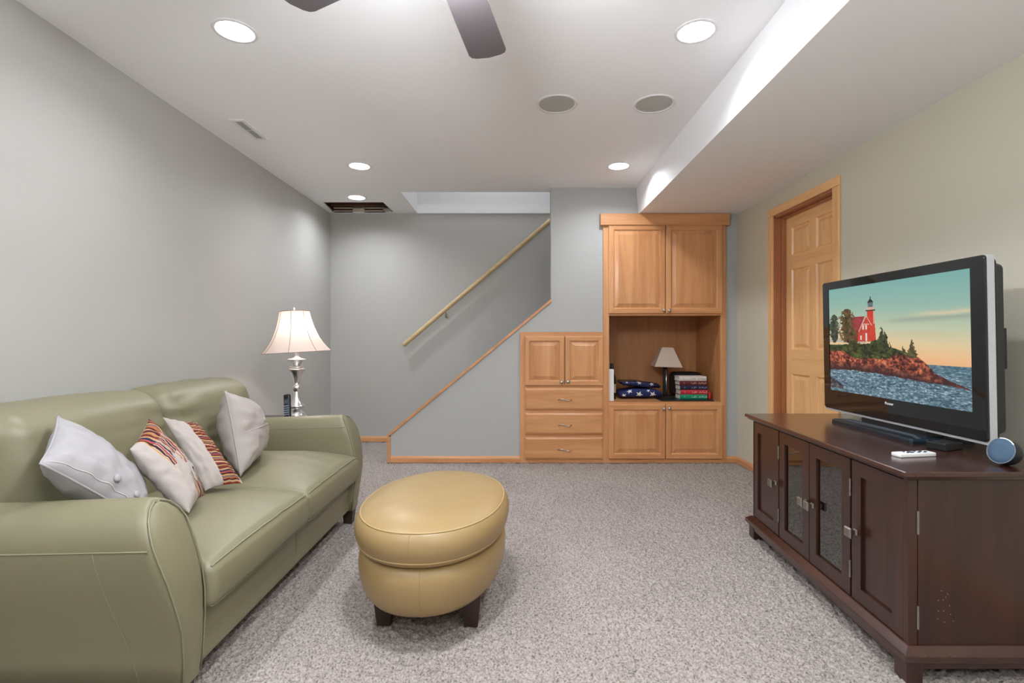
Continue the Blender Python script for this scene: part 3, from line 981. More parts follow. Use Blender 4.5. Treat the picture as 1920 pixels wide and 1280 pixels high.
def srings(bm, prof, fill=True):
    rings = []
    for o, z in prof:
        rings.append([bm.verts.new(S(*q)) for q in ((-o, -o, z), (SL + o, -o, z), (SL + o, SD + min(o, 0.01), z), (-o, SD + min(o, 0.01), z))])
    for a, b in zip(rings, rings[1:]): ring_faces(bm, a, b)
    if fill: bm.faces.new(rings[0]); bm.faces.new(rings[-1])

ts = thing('tv_stand', 'dark cherry television stand with two glass doors between two solid doors', 'tv stand', (1.5, 2.2, 0))
bm = B(); srings(bm, [(0.0, 0.6425), (0.004, 0.645), (0.018, 0.650), (0.026, 0.660), (0.031, 0.6615), (0.034, 0.6635), (0.034, 0.675), (0.031, ZT)]); obj('top', bm, M_CHERRYY, ts)
bm = B(); srings(bm, [(0.001, 0.115), (0.006, 0.114), (0.030, 0.097), (0.032, 0.093), (0.032, 0.076), (0.026, 0.070), (0.014, 0.068), (0.014, 0.046)]); obj('base_moulding', bm, M_CHERRYY, ts)
for (s0, s1) in ((-0.017, 0.075), (SL - 0.045, SL + 0.017)):
    for (d0, d1) in ((-0.017, 0.035), (SD - 0.05, SD - 0.003)):
        bm = B(); sbox(bm, s0 if s0 > 0.5 else s0, s1 if s0 > 0.5 else s0 + 0.06, d0, d1 if d0 > 0.2 else d0 + 0.052, 0, 0.0715, 0.003); obj('foot', bm, M_CHERRY, ts)
t1, t2 = 0.2543 * SL, 0.7457 * SL
bm = B()
z0, z1 = 0.113, 0.6435
sbox(bm, 0, 0.022, 0.0, 0.028, z0, z1)          # near corner post
sbox(bm, 0.0, 0.018, 0.031, SD, z0, z1)          # near end panel
sbox(bm, 0.003, 0.018, 0.026, 0.033, z0, z1)     # groove bottom
sbox(bm, SL - 0.02, SL, 0.0, SD, z0, z1)
sbox(bm, 0, SL, SD - 0.012, SD, z0, z1)
sbox(bm, 0.018, SL - 0.02, 0.022, SD, z0, z0 + 0.018)
sbox(bm, 0.018, SL - 0.02, 0.022, SD, z1 - 0.016, z1)
for tt in (t1, t2): sbox(bm, tt - 0.009, tt + 0.009, 0.021, SD, z0, z1)
obj('carcass', bm, M_CHERRY, ts)
bm = B(); sbox(bm, t1 + 0.01, t2 - 0.01, 0.05, SD - 0.02, 0.36, 0.376); obj('shelf', bm, M_CHERRYY, ts)
bm = B(); sbox(bm, t1 + 0.01, t2 - 0.01, 0.05, SD - 0.02, 0.225, 0.241); obj('shelf', bm, M_CHERRYY, ts)

def square_knob(parent, s, z):
    bm = B()
    def sq(h, d): return [bm.verts.new(S(s + a * h, d, z + b * h)) for a, b in ((-1, -1), (1, -1), (1, 1), (-1, 1))]
    rings = [sq(h, d) for h, d in ((0.011, 0.0), (0.008, -0.006), (0.008, -0.017), (0.0175, -0.021), (0.019, -0.024), (0.019, -0.028), (0.015, -0.034), (0.006, -0.036))]
    for a, b in zip(rings, rings[1:]): ring_faces(bm, a, b)
    bm.faces.new(rings[0]); bm.faces.new(rings[-1])
    obj('knob', bm, M_PEWTER, parent)
def hinge(parent, s, d, z0, z1, r=0.0045):
    bm = B(); tube(bm, [S(s, d, z0 + (z1 - z0) * i / 6) for i in range(7)], r, 10, rad=[r, r, r * .8, r, r * .8, r, r])
    obj('hinge', bm, M_PEWTER, parent, smooth=True, angle=40)
def shaker(s0, s1, glass, knob_s, hinge_s, st=0.054):
    bm = B()
    za, zb = 0.117, 0.640
    P = lambda a, d, b: S(a, d, b)
    rect_profile(bm, s0, s1, za, zb, [(0, 0.0205), (0, 0.001), (0.001, 0.0), (st, 0.0), (st, 0.010)], fill=False, P=P, back=False)
    dr = obj('door', bm, [M_CHERRY, M_CHERRY], ts)
    # joint lines of the rails
    bm = B()
    if glass:
        sbox(bm, s0 + st - 0.004, s1 - st + 0.004, 0.009, 0.012, za + st - 0.004, zb - st + 0.004)
        obj('pane', bm, M_GLASS, dr)
    else:
        sbox(bm, s0 + st - 0.004, s1 - st + 0.004, 0.0095, 0.016, za + st - 0.004, zb - st + 0.004)
        obj('panel', bm, M_CHERRY, dr)
    square_knob(dr, knob_s, 0.372)
    if hinge_s is not None:
        hinge(dr, hinge_s, -0.002, 0.50, 0.565); hinge(dr, hinge_s, -0.002, 0.19, 0.255)
    return dr
g = 0.0022
tm = 0.5064 * SL
shaker(0.0235, t1 - g - 0.003, False, t1 - 0.028, None)
shaker(t1 + g + 0.003, tm - g, True, tm - 0.026, t1 + 0.001)
shaker(tm + g, t2 - g - 0.003, True, tm + 0.026, t2 - 0.001)
shaker(t2 + g + 0.003, SL - 0.003, False, t2 + 0.036, None)
for zz in (0.47, 0.165):
    bm = B(); tube(bm, [S(-0.001, 0.030, zz), S(-0.001, 0.030, zz + 0.075)], 0.0042, 10); obj('end_hinge', bm, M_PEWTER, ts, smooth=True, angle=40)
# small peg holes on the near end
bm = B()
for (x, y) in ((1765, 1107), (1777, 1113), (1759, 1125), (1768, 1124), (1773, 1119), (1780, 1135), (1759, 1145), (1769, 1145), (1782, 1151), (1758, 1160), (1771, 1166), (1787, 1164)):
    p = at(x, y, 1.63)
    bm2 = lathe(bm, [(0.0001, 0.0), (0.0013, 0.0), (0.0013, 0.0006), (0.0001, 0.0006)], (p.x, 1.6297, p.z), 8, False, False, M=Matrix.Rotation(PI / 2, 3, 'X'))
o = obj('peg_hole', bm, mat('pale_wood', (176, 150, 130), 0.7), ts); o['kind'] = 'stuff'
# router seen through the glass
rt = thing('set_top_box', 'blue and white box behind the glass door of the stand', 'box', S(0.42, 0.2, 0.241))
bm = B(); sbox(bm, 0.335, 0.47, 0.12, 0.24, 0.2412, 0.262, 0.003); obj('case', bm, mat('blue_plastic', (60, 92, 170), 0.4), rt)
bm = B(); sbox(bm, 0.345, 0.40, 0.13, 0.20, 0.2622, 0.2635); obj('sheet', bm, M_PAPER, rt)
cb = B()
tube(cb, [S(0.46, 0.16, 0.27), S(0.50, 0.13, 0.285), S(0.56, 0.10, 0.262), S(0.6, 0.1, 0.2445)], 0.003, 8)
cord = thing('white_cable', 'white cable lying on the shelf behind the glass door', 'cable', S(0.5, 0.15, 0.241))
obj('cable', cb, M_WHITE, cord, smooth=True)

# ------------------------------------------------------------------ television
TVX = 1.655
TY0, TY1, TZ0, TZ1 = 1.784, 2.726, 0.733, 1.395
tv = thing('television', 'black flat screen television with silver edge showing a lighthouse', 'television', (1.70, 2.255, ZT))
TM = Matrix.Translation((TVX, 0, 1.06)) @ Matrix.Rotation(math.radians(-1.1), 4, 'Y') @ Matrix.Translation((-TVX, 0, -1.06))
def tvobj(name, bm, m, parent=tv, **k):
    bm.transform(TM)
    return obj(name, bm, m, parent, **k)
def rounded_rect(y0, y1, z0, z1, r, n=5):
    pts = []
    for cy, cz, a0 in ((y1 - r, z1 - r, 0), (y0 + r, z1 - r, 90), (y0 + r, z0 + r, 180), (y1 - r, z0 + r, 270)):
        for i in range(n + 1):
            a = math.radians(a0 + 90 * i / n)
            pts.append((cy + r * math.cos(a), cz + r * math.sin(a)))
    return pts
SY0, SY1, SZ0, SZ1 = 1.841, 2.675, 0.831, 1.3545
# bezel: flat front with a recessed screen opening
bm = B()
PX = lambda u, v, d: (d, u, v)
oa = [bm.verts.new((TVX + 0.003, y, z)) for y, z in rounded_rect(TY0, TY1, TZ0, TZ1, 0.012)]
ob = [bm.verts.new((TVX, y, z)) for y, z in rounded_rect(TY0 + 0.003, TY1 - 0.003, TZ0 + 0.003, TZ1 - 0.003, 0.010)]
oc = [bm.verts.new((TVX + 0.018, y, z)) for y, z in rounded_rect(TY0, TY1, TZ0, TZ1, 0.012)]
ring_faces(bm, oc, oa); ring_faces(bm, oa, ob)
inn = [bm.verts.new((TVX, y, z)) for y, z in ((SY1, SZ1), (SY0, SZ1), (SY0, SZ0), (SY1, SZ0))]
# bridge outer (24 pts) to inner corners
n = 6
for q in range(4):
    seg = ob[q * n:(q + 1) * n]
    for i in range(n - 1): bm.faces.new((inn[q], seg[i], seg[i + 1]))
    nx = ob[((q + 1) * n) % 24]
    bm.faces.new((inn[q], seg[-1], nx, inn[(q + 1) % 4]))
inb = [bm.verts.new((TVX + 0.005, v.co.y, v.co.z)) for v in inn]
ring_faces(bm, inn, inb)
bezel = tvobj('bezel', bm, M_GLOSSB)
bm = B(); prism(bm, rounded_rect(TY0 - 0.002, TY1 + 0.002, TZ0 - 0.012, TZ1 + 0.001, 0.012), PX, TVX + 0.009, TVX + 0.034); tvobj('silver_edge', bm, M_SILVER)
bm = B()
ra = [bm.verts.new((TVX + 0.034, y, z)) for y, z in rounded_rect(TY0 + 0.004, TY1 - 0.004, TZ0 + 0.004, TZ1 - 0.004, 0.012)]
rb = [bm.verts.new((TVX + 0.048, y, z)) for y, z in rounded_rect(TY0 + 0.006, TY1 - 0.006, TZ0 + 0.01, TZ1 - 0.012, 0.015)]
rc_ = [bm.verts.new((TVX + 0.056, y, z)) for y, z in rounded_rect(TY0 + 0.012, TY1 - 0.012, TZ0 + 0.02, TZ1 - 0.025, 0.015)]
rd = [bm.verts.new((TVX + 0.085, y, z)) for y, z in rounded_rect(TY0 + 0.02, TY1 - 0.02, TZ0 + 0.025, TZ1 - 0.03, 0.02)]
re_ = [bm.verts.new((TVX + 0.095, y, z)) for y, z in rounded_rect(TY0 + 0.05, TY1 - 0.05, TZ0 + 0.05, TZ1 - 0.06, 0.02)]
for a, b in ((ra, rb), (rb, rc_), (rc_, rd), (rd, re_)): ring_faces(bm, a, b)
bm.faces.new(ra); bm.faces.new(re_)
tvobj('back_shell', bm, M_BLACK)
bm = B(); box(bm, TVX + 0.08, TVX + 0.135, TY0 + 0.06, TY0 + 0.2, 0.985, 1.135, 0.004)
tvobj('connection_panel', bm, M_BLACK)
# neck and base
bm = B(); box(bm, TVX + 0.016, TVX + 0.09, 2.06, 2.45, ZT + 0.02, TZ0 + 0.03, 0.004); obj('neck', bm, M_BLACK, tv)
bm = B()
pl = [(1.577, 2.03), (1.584, 2.02), (1.83, 2.02), (1.84, 2.03), (1.84, 2.55), (1.83, 2.56), (1.612, 2.572), (1.602, 2.566)]
a = [bm.verts.new((x, y, ZT + 0.0003)) for x, y in pl]
b = [bm.verts.new((x, y, ZT + 0.012)) for x, y in pl]
cxm, cym = 1.71, 2.29
c_ = [bm.verts.new((x + (cxm - x) * 0.06, y + (cym - y) * 0.04, ZT + 0.019)) for x, y in pl]
d_ = [bm.verts.new((x + (cxm - x) * 0.45, y + (cym - y) * 0.25, ZT + 0.026)) for x, y in pl]
for u, v in ((a, b), (b, c_), (c_, d_)): ring_faces(bm, u, v)
bm.faces.new(a); bm.faces.new(d_)
obj('base', bm, mat('dark_glass_base', (30, 42, 50), 0.12, spec=0.5), tv)

# picture on the screen
def screen_colours(nu, nv):
    rng = np.random.default_rng(11)
    u = (np.arange(nu) + 0.5) / nu
    v = (np.arange(nv) + 0.5) / nv
    Ug, Vg = np.meshgrid(u, v)
    def noise(fu, fv, oct=3):
        out = np.zeros((nv, nu)); amp = 1.0; tot = 0
        for o in range(oct):
            a, b = max(2, int(fu * 2 ** o)), max(2, int(fv * 2 ** o))
            g = rng.random((b + 2, a + 2))
            xs = Ug * a; ys = Vg * b
            xi = xs.astype(int); yi = ys.astype(int)
            fx = xs - xi; fy = ys - yi
            fx = fx * fx * (3 - 2 * fx); fy = fy * fy * (3 - 2 * fy)
            val = (g[yi, xi] * (1 - fx) + g[yi, xi + 1] * fx) * (1 - fy) + (g[yi + 1, xi] * (1 - fx) + g[yi + 1, xi + 1] * fx) * fy
            out += val * amp; tot += amp; amp *= 0.55
        return out / tot
    img = np.zeros((nv, nu, 3))
    def lerp(stops, t):
        xs = [s[0] for s in stops]
        return np.stack([np.interp(t, xs, [s[1][k] for s in stops]) for k in range(3)], -1)
    img[:] = lerp([(0, (126, 176, 170)), (0.2, (150, 186, 172)), (0.4, (196, 202, 172)), (0.52, (228, 204, 160)), (0.62, (240, 192, 142)), (0.70, (238, 178, 128))], Vg + 0.06 * (0.5 - Ug))
    def blend(mask, col):
        m = np.clip(mask, 0, 1)[..., None]
        img[:] = img * (1 - m) + np.array(col) * m
    n1 = noise(7, 30)
    cl = np.exp(-((Vg - 0.335 + 0.03 * (Ug - 0.7) + 0.012 * (n1 - .5)) / 0.022) ** 2) * np.clip((Ug - 0.44) * 5, 0, 1) * np.clip(n1 * 2.0, 0.4, 1)
    blend(cl * 0.75, (156, 168, 150))
    cl2 = np.exp(-((Vg - 0.295 + 0.05 * (Ug - 0.8) + 0.02 * (n1 - .5)) / 0.016) ** 2) * np.clip((Ug - 0.6) * 5, 0, 1)
    blend(cl2 * 0.7, (232, 204, 168))
    cl3 = np.exp(-((Vg - 0.45 + 0.02 * (n1 - .5)) / 0.02) ** 2) * np.clip((Ug - 0.45) * 4, 0, 1) * np.clip((0.95 - Ug) * 5, 0, 1)
    blend(cl3 * 0.4, (204, 186, 150))
    # water
    nw = noise(50, 150, 2); nw2 = noise(110, 260, 1)
    wcol = lerp([(0, (58, 82, 98)), (0.45, (96, 124, 138)), (0.8, (134, 160, 172)), (1, (186, 204, 210))], np.clip((nw * 0.6 + nw2 * 0.4 - 0.5) * 2.2 + 0.45, 0, 1))
    far = np.clip((0.80 - Vg) / 0.1, 0, 1)[..., None]
    wcol = wcol * (1 - 0.45 * far) + np.array((74, 108, 126)) * 0.45 * far
    wm = Vg > 0.69
    img[wm] = wcol[wm]
    nr = noise(42, 36, 3); nr2 = noise(90, 80, 2)
    # cliff
    top = np.interp(Ug, [0, .27, .45, .504, .637, .707, .746, .808, .888, .981, 1], [.55, .535, .53, .553, .603, .637, .68, .757, .80, .839, .86]) + 0.012 * (noise(40, 3)[:, :] - .5)
    bot = np.interp(Ug, [0, .272, .485, .765, .888, .981, 1], [.793, .787, .80, .828, .835, .845, .85]) + 0.02 * (nr - .5)
    gb = np.interp(Ug, [0, .12, .2, .27, .42, .5, .553, .69, .72, 1], [.61, .60, .66, .67, .66, .66, .625, .632, .60, .5]) + 0.05 * (nr - .5)
    cm = (Vg > top) & (Vg < bot)
    shade = np.clip((nr * 0.55 + nr2 * 0.45 - 0.5) * 2.6 + 0.5, 0, 1)
    rock = lerp([(0, (52, 28, 28)), (0.4, (120, 58, 46)), (0.7, (178, 92, 66)), (1, (216, 132, 96))], shade)
    depth = (Vg - top) / np.maximum(bot - top, 1e-3)
    dk = np.clip((depth - 0.62) * 2.6, 0, 0.8)[..., None]
    dk = np.maximum(dk, np.clip((Ug - 0.72) * 5, 0, 0.65)[..., None])
    rock = rock * (1 - dk) + np.array((54, 34, 38)) * dk
    img[cm] = rock[cm]
    gm = cm & (Vg < gb)
    grass = lerp([(0, (30, 38, 26)), (0.5, (66, 78, 42)), (0.85, (108, 108, 52)), (1, (170, 146, 72))], shade * 0.75 + 0.35 * np.clip((Ug - 0.42) * 3, 0, 1) * np.clip(1 - (Vg - top) / 0.03, 0, 1))
    img[gm] = grass[gm]
    # house and tower
    def poly(pts, col):
        pts = np.array(pts); m = np.zeros((nv, nu), bool)
        j = len(pts) - 1
        for i in range(len(pts)):
            xi, yi = pts[i]; xj, yj = pts[j]
            c = ((yi > Vg) != (yj > Vg)) & (Ug < (xj - xi) * (Vg - yi) / (yj - yi + 1e-12) + xi)
            m ^= c; j = i
        img[m] = np.array(col) + (nr2[m][:, None] - .5) * 30
    poly([(.03, .40), (.085, .385), (.085, .5), (.03, .5)], (150, 62, 54))
    poly([(.0, .49), (.33, .50), (.33, .53), (.0, .52)], (186, 176, 160))
    poly([(.10, .41), (.20, .287), (.325, .287), (.27, .42)], (158, 58, 66))
    poly([(.22, .41), (.28, .41), (.28, .515), (.22, .51)], (140, 52, 44))
    poly([(.268, .42), (.335, .28), (.405, .42), (.412, .515), (.262, .515)], (196, 72, 56))
    poly([(.342, .235), (.398, .235), (.404, .36), (.412, .51), (.352, .51)], (204, 66, 50))
    poly([(.392, .235), (.398, .235), (.402, .36), (.394, .36)], (232, 168, 140))
    for (a, b, c_, e) in ((.285, .295, .46, .50), (.303, .316, .365, .405), (.327, .340, .365, .405), (.327, .340, .44, .51), (.05, .062, .43, .48)):
        poly([(a, c_), (b, c_), (b, e), (a, e)], (232, 214, 200))
    poly([(.268, .425), (.333, .285), (.337, .285), (.274, .425)], (226, 190, 170))
    poly([(.337, .285), (.334, .285), (.378, .375), (.382, .365)], (226, 190, 170))
    poly([(.300, .355), (.360, .355), (.360, .362), (.300, .362)], (226, 190, 170))
    poly([(.338, .205), (.402, .205), (.398, .238), (.342, .238)], (206, 176, 160))
    poly([(.332, .232), (.410, .232), (.408, .244), (.334, .244)], (70, 44, 44))
    poly([(.350, .165), (.392, .165), (.390, .208), (.352, .208)], (96, 110, 112))
    poly([(.346, .165), (.371, .130), (.396, .165)], (40, 44, 50))
    poly([(.368, .112), (.374, .112), (.374, .14), (.368, .14)], (36, 40, 46))
    # trees
    def tree(cu, wu, v0, v1, cols, conifer=True):
        t = (Vg - v0) / (v1 - v0)
        wid = wu * (np.clip(t, 0, 1) ** 0.8 if conifer else np.clip(np.sin(np.clip(t, 0, 1) * PI) ** 0.45, 0, 1))
        m = (t > 0) & (t < 1) & (np.abs(Ug - cu + 0.03 * (nr - .5)) < wid * (0.25 + 1.3 * nr2) * (0.65 + .6 * nr))
        img[m] = lerp([(0, cols[0]), (1, cols[1])], shade)[m]
    G = ((28, 36, 28), (96, 98, 62))
    tree(.045, .055, .25, .53, ((34, 44, 38), (92, 104, 80)), False)
    tree(.17, .075, .205, .53, ((52, 44, 30), (128, 100, 62)), False)
    tree(.20, .05, .35, .56, ((48, 42, 30), (118, 96, 60)), False)
    tree(.455, .045, .385, .555, G); tree(.48, .035, .42, .56, G)
    tree(.515, .008, .51, .56, G); tree(.608, .014, .545, .605, G)
    tree(.663, .036, .49, .64, ((44, 44, 32), (110, 98, 64)))
    tree(.41, .05, .50, .60, ((30, 36, 24), (74, 84, 44)), False)
    tree(.23, .06, .50, .64, ((38, 40, 26), (90, 92, 48)), False)
    # near rock
    rm = (Ug < 0.125) & (Vg > .87 + Ug * 0.6 - 0.02 * nr) & (Vg < .985 - 0.02 * nr)
    rk = lerp([(0, (26, 26, 32)), (1, (110, 106, 112))], shade)
    img[rm] = rk[rm]
    img = np.clip(img, 0, 255) / 255
    return np.where(img <= 0.04045, img / 12.92, ((img + 0.055) / 1.055) ** 2.4)

nu, nv = 440, 276
cols_ = screen_colours(nu, nv)
Us, Vs = np.meshgrid(np.linspace(0, 1, nu), np.linspace(0, 1, nv))
co = np.stack([np.full(Us.shape, TVX + 0.004), SY1 + (SY0 - SY1) * Us, SZ1 + (SZ0 - SZ1) * Vs], -1).reshape(-1, 3)
R3 = np.array(TM.to_3x3()); T3 = np.array(TM.translation)
co = co @ R3.T + T3 - np.array(ORIGIN[tv])
i = np.arange(nv - 1)[:, None] * nu + np.arange(nu - 1)[None, :]
quads = np.stack([i, i + nu, i + nu + 1, i + 1], -1).reshape(-1)
me = bpy.data.meshes.new('screen')
me.vertices.add(len(co)); me.vertices.foreach_set('co', co.ravel())
nf = len(quads) // 4
me.loops.add(nf * 4); me.loops.foreach_set('vertex_index', quads)
me.polygons.add(nf); me.polygons.foreach_set('loop_start', np.arange(nf) * 4)
me.update(calc_edges=True)
att = me.color_attributes.new('picture', 'FLOAT_COLOR', 'POINT')
rgba = np.ones((nu * nv, 4)); rgba[:, :3] = cols_.reshape(-1, 3)
att.data.foreach_set('color', rgba.ravel())
m = bpy.data.materials.new('screen_picture'); m.use_nodes = True
nt = m.node_tree; bs = nt.nodes['Principled BSDF']
an = nt.nodes.new('ShaderNodeVertexColor'); an.layer_name = 'picture'
bs.inputs['Base Color'].default_value = (0.01, 0.01, 0.01, 1)
bs.inputs['Roughness'].default_value = 0.35
bs.inputs['Specular IOR Level'].default_value = 0.15
nt.links.new(an.outputs[0], bs.inputs['Emission Color'])
bs.inputs['Emission Strength'].default_value = 0.92 / (2 ** EXPOSURE)
me.materials.append(m)
so = bpy.data.objects.new('screen', me); link(so, tv); ORIGIN[so] = ORIGIN[tv]

# maker's name under the screen
def text_mesh(name, body, size, M, m, parent, extrude=0.0003, bold=False):
    cu = bpy.data.curves.new(name, 'FONT')
    cu.body = body; cu.size = size; cu.extrude = extrude
    cu.align_x = 'CENTER'; cu.align_y = 'CENTER'
    if bold: cu.offset = size * 0.02
    tmp = bpy.data.objects.new(name, cu)
    C.objects.link(tmp)
    dg = bpy.context.evaluated_depsgraph_get()
    me = bpy.data.meshes.new_from_object(tmp.evaluated_get(dg))
    bpy.data.objects.remove(tmp)
    me.transform(M)
    o = ORIGIN.get(parent)
    if o is not None: me.transform(Matrix.Translation(-o))
    me.materials.append(m)
    ob_ = bpy.data.objects.new(name, me)
    link(ob_, parent); ORIGIN[ob_] = o
    return ob_
M_LOGO = mat('logo_silver', (225, 225, 225), 0.4)
LM = TM @ Matrix(((0, 0, -1, TVX - 0.0006), (-1, 0, 0, 2.252), (0, 1, 0, 0.8095), (0, 0, 0, 1)))
text_mesh('logo', 'Pioneer', 0.0165, LM, M_LOGO, tv, bold=True)

# ------------------------------------------------------------------ small things on the stand
sb = thing('streaming_box', 'small black box on the stand under the near end of the television', 'box', (1.63, 1.94, ZT))
bm = B(); box(bm, 0, 0.105, 0, 0.066, 0, 0.028, 0.003)
bm.transform(Matrix.Translation((1.598, 1.885, ZT + 0.0004)) @ Matrix.Rotation(math.radians(20), 4, 'Z'))
obj('case', bm, M_BLACK, sb)
rm_ = thing('remote_control', 'white remote control with dark buttons lying on the stand', 'remote', (1.43, 1.81, ZT))
RM = Matrix.Translation((1.358, 1.786, ZT + 0.0004)) @ Matrix.Rotation(math.radians(9), 4, 'Z')
bm = B(); box(bm, 0, 0.146, 0, 0.040, 0, 0.0135, 0.003); bm.transform(RM); obj('case', bm, M_WHITE, rm_, angle=40)
M_KEY = mat('dark_keys', (60, 66, 84), 0.5)
for (x, y, r) in [(0.060, 0.02, 0.011), (0.085, 0.012, 0.0045), (0.085, 0.028, 0.0045), (0.098, 0.02, 0.0045), (0.110, 0.012, 0.0045), (0.110, 0.028, 0.0045), (0.123, 0.02, 0.005), (0.04, 0.012, 0.004), (0.04, 0.028, 0.004)]:
    bm = B(); lathe(bm, [(r, 0.0134), (r, 0.0150), (r * .8, 0.0155)], (0, 0, 0), 14); bm.transform(RM @ Matrix.Translation((x, y, 0))); obj('button', bm, M_KEY, rm_)
es = thing('smart_speaker', 'round blue grey mesh smart speaker standing on the stand', 'speaker', (1.64, 1.70, ZT))
nrm = Vector((-0.94, -0.14, 0.30)).normalized()
EM = Matrix.Translation((1.612, 1.684, ZT + 0.0482)) @ nrm.to_track_quat('Z', 'Y').to_matrix().to_4x4()
er = 0.043
bm = B(); lathe(bm, [(er, 0.0), (er, -0.012), (er * .97, -0.026), (er * .86, -0.041), (er * .62, -0.055), (er * .3, -0.063), (0.0001, -0.065)], (0, 0, 0), 40, False, False); bm.transform(EM); obj('body', bm, mat('charcoal_shell', (26, 30, 36), 0.5), es, smooth=True)
bm = B(); lathe(bm, [(0.0001, 0.0015), (er * .5, 0.0013), (er * .955, 0.0003), (er * .96, -0.001)], (0, 0, 0), 40, False, False); bm.transform(EM); obj('mesh_front', bm, M_ECHO, es, smooth=True)
bm = B(); tube_loop(bm, [(er * .975 * math.cos(a * PI / 24), er * .975 * math.sin(a * PI / 24), 0.0) for a in range(48)], 0.0016, 8); bm.transform(EM); obj('rim', bm, mat('grey_rim', (110, 122, 134), 0.5), es, smooth=True)
bm = B()
ctr = EM.translation
upv = (Vector((0, 0, 1)) - nrm * nrm.z).normalized(); rt_ = upv.cross(nrm).normalized()
pts = [ctr + er * 0.99 * (math.cos(a) * upv + math.sin(a) * rt_) + nrm * 0.001 for a in [math.radians(-15 + 5 * k) for k in range(14)]]
tube(bm, pts, 0.0019, 8); obj('light_strip', bm, emit('led_strip', (0.85, 0.92, 1.0), 0.8), es, smooth=True)

# ------------------------------------------------------------------ ottoman
oc_ = Vector((-0.335, 2.14, 0))
OAX, OAY, OROT = 0.283, 0.405, math.radians(-4)
def oval(off, z, n=64, dx=0.0):
    out = []
    for k in range(n):
        a = 2 * PI * k / n
        ca, sa = math.cos(a), math.sin(a)
        e = 0.92
        x = (OAX + off) * math.copysign(abs(ca) ** e, ca); y = (OAY + off) * math.copysign(abs(sa) ** e, sa)
        X = x * math.cos(OROT) - y * math.sin(OROT); Y = x * math.sin(OROT) + y * math.cos(OROT)
        out.append(oc_ + Vector((X, Y, z)))
    return out
ot = thing('ottoman', 'oval yellow leather ottoman on dark wooden feet', 'ottoman', tuple(oc_))
def oval_body(prof, name, m, n=64, wob=None):
    bm = B()
    rings = [[bm.verts.new(p + (wob(o, z, 2 * PI * k / n) if wob else Vector())) for k, p in enumerate(oval(o, z, n))] for o, z in prof]
    for a, b in zip(rings, rings[1:]): ring_faces(bm, a, b)
    bm.faces.new(rings[0][::-1])
    bm.faces.new(rings[-1])
    return obj(name, bm, m, ot, smooth=True)
cprof = [(-0.06, 0.298), (-0.018, 0.303), (0.002, 0.316), (0.008, 0.329), (0.016, 0.345), (0.021, 0.365), (0.022, 0.385), (0.017, 0.405), (0.008, 0.422), (0.0, 0.430),
         (-0.012, 0.437), (-0.04, 0.447), (-0.08, 0.457), (-0.13, 0.464), (-0.18, 0.4675), (-0.23, 0.4688), (-0.26, 0.469)]
def pucker(o, z, a):
    from mathutils import noise as mn
    if z < 0.431: return Vector((0, 0, 0))
    k = math.exp(-((o + 0.045) / 0.05) ** 2) * max(0.15, math.cos((a - math.radians(-25)) / 1.6))
    return Vector((0, 0, 0.0045 * k * mn.noise(Vector((a * 16, o * 6, 1.0))) + 0.003 * min(1, -o * 8) * mn.noise(Vector((math.cos(a) * (0.3 + o) * 9, math.sin(a) * (0.4 + o) * 9, 4.0)))))
cprof = cprof[:12] + [(-0.055, 0.4512), (-0.08, 0.457), (-0.105, 0.461)] + cprof[13:]
cush = oval_body(cprof, 'cushion', M_OTTO, n=256, wob=pucker)
bprof = [(-0.11, 0.106), (-0.08, 0.108), (-0.056, 0.114), (-0.032, 0.127), (-0.014, 0.148), (-0.002, 0.178), (0.005, 0.215), (0.007, 0.25), (0.003, 0.28), (-0.010, 0.300), (-0.06, 0.306)]
bod = oval_body(bprof, 'body', M_OTTO)
bm = B(); tube_loop(bm, oval(0.0, 0.4305), 0.0032); obj('piping', bm, M_OTTOP, cush, smooth=True)
bm = B(); tube_loop(bm, oval(0.0085, 0.3285), 0.0028); obj('piping', bm, M_OTTOP, cush, smooth=True)
M_SEAM = mat('dark_seam', (150, 124, 76), 0.6)
bm = B()
k0 = 48
tube(bm, [oval(o - 0.0005, z)[k0] for o, z in cprof[3:10]], 0.0014, 6); obj('seam', bm, M_SEAM, cush, smooth=True)
bm = B(); tube(bm, [oval(o - 0.0005, z)[k0 + 1] for o, z in bprof[1:10]], 0.0014, 6); obj('seam', bm, M_SEAM, bod, smooth=True)
for (sx, sy) in ((-0.172, -0.175), (0.165, -0.185), (-0.172, 0.185), (0.165, 0.185)):
    bm = B()
    c0 = oc_ + Vector((sx, sy, 0))
    rings = []
    for h, z, k in ((0.025, 0.0, 0.0), (0.0255, 0.004, 0.0), (0.038, 0.13, 0.35)):
        cc = c0 + Vector((-math.copysign(0.008, sx) * 0, 0, z))
        rings.append([bm.verts.new(cc + Vector((a * h, b * h, 0))) for a, b in ((-1, -1), (1, -1), (1, 1), (-1, 1))])
    for a, b in zip(rings, rings[1:]): ring_faces(bm, a, b)
    bm.faces.new(rings[0]); bm.faces.new(rings[-1])
    obj('foot', bm, M_FOOT, ot)

# ------------------------------------------------------------------ sofa
YMID = 2.27
sf = thing('sofa', 'pale green leather two-seat sofa along the left wall', 'sofa', (-1.45, YMID, 0))
def xfront(z): return float(np.interp(z, [0.0, 0.09, 0.2, 0.3, 0.4, 0.5, 0.57, 0.61, 0.65], [-0.972, -0.966, -0.952, -0.945, -0.95, -0.975, -1.0, -1.02, -1.045]))
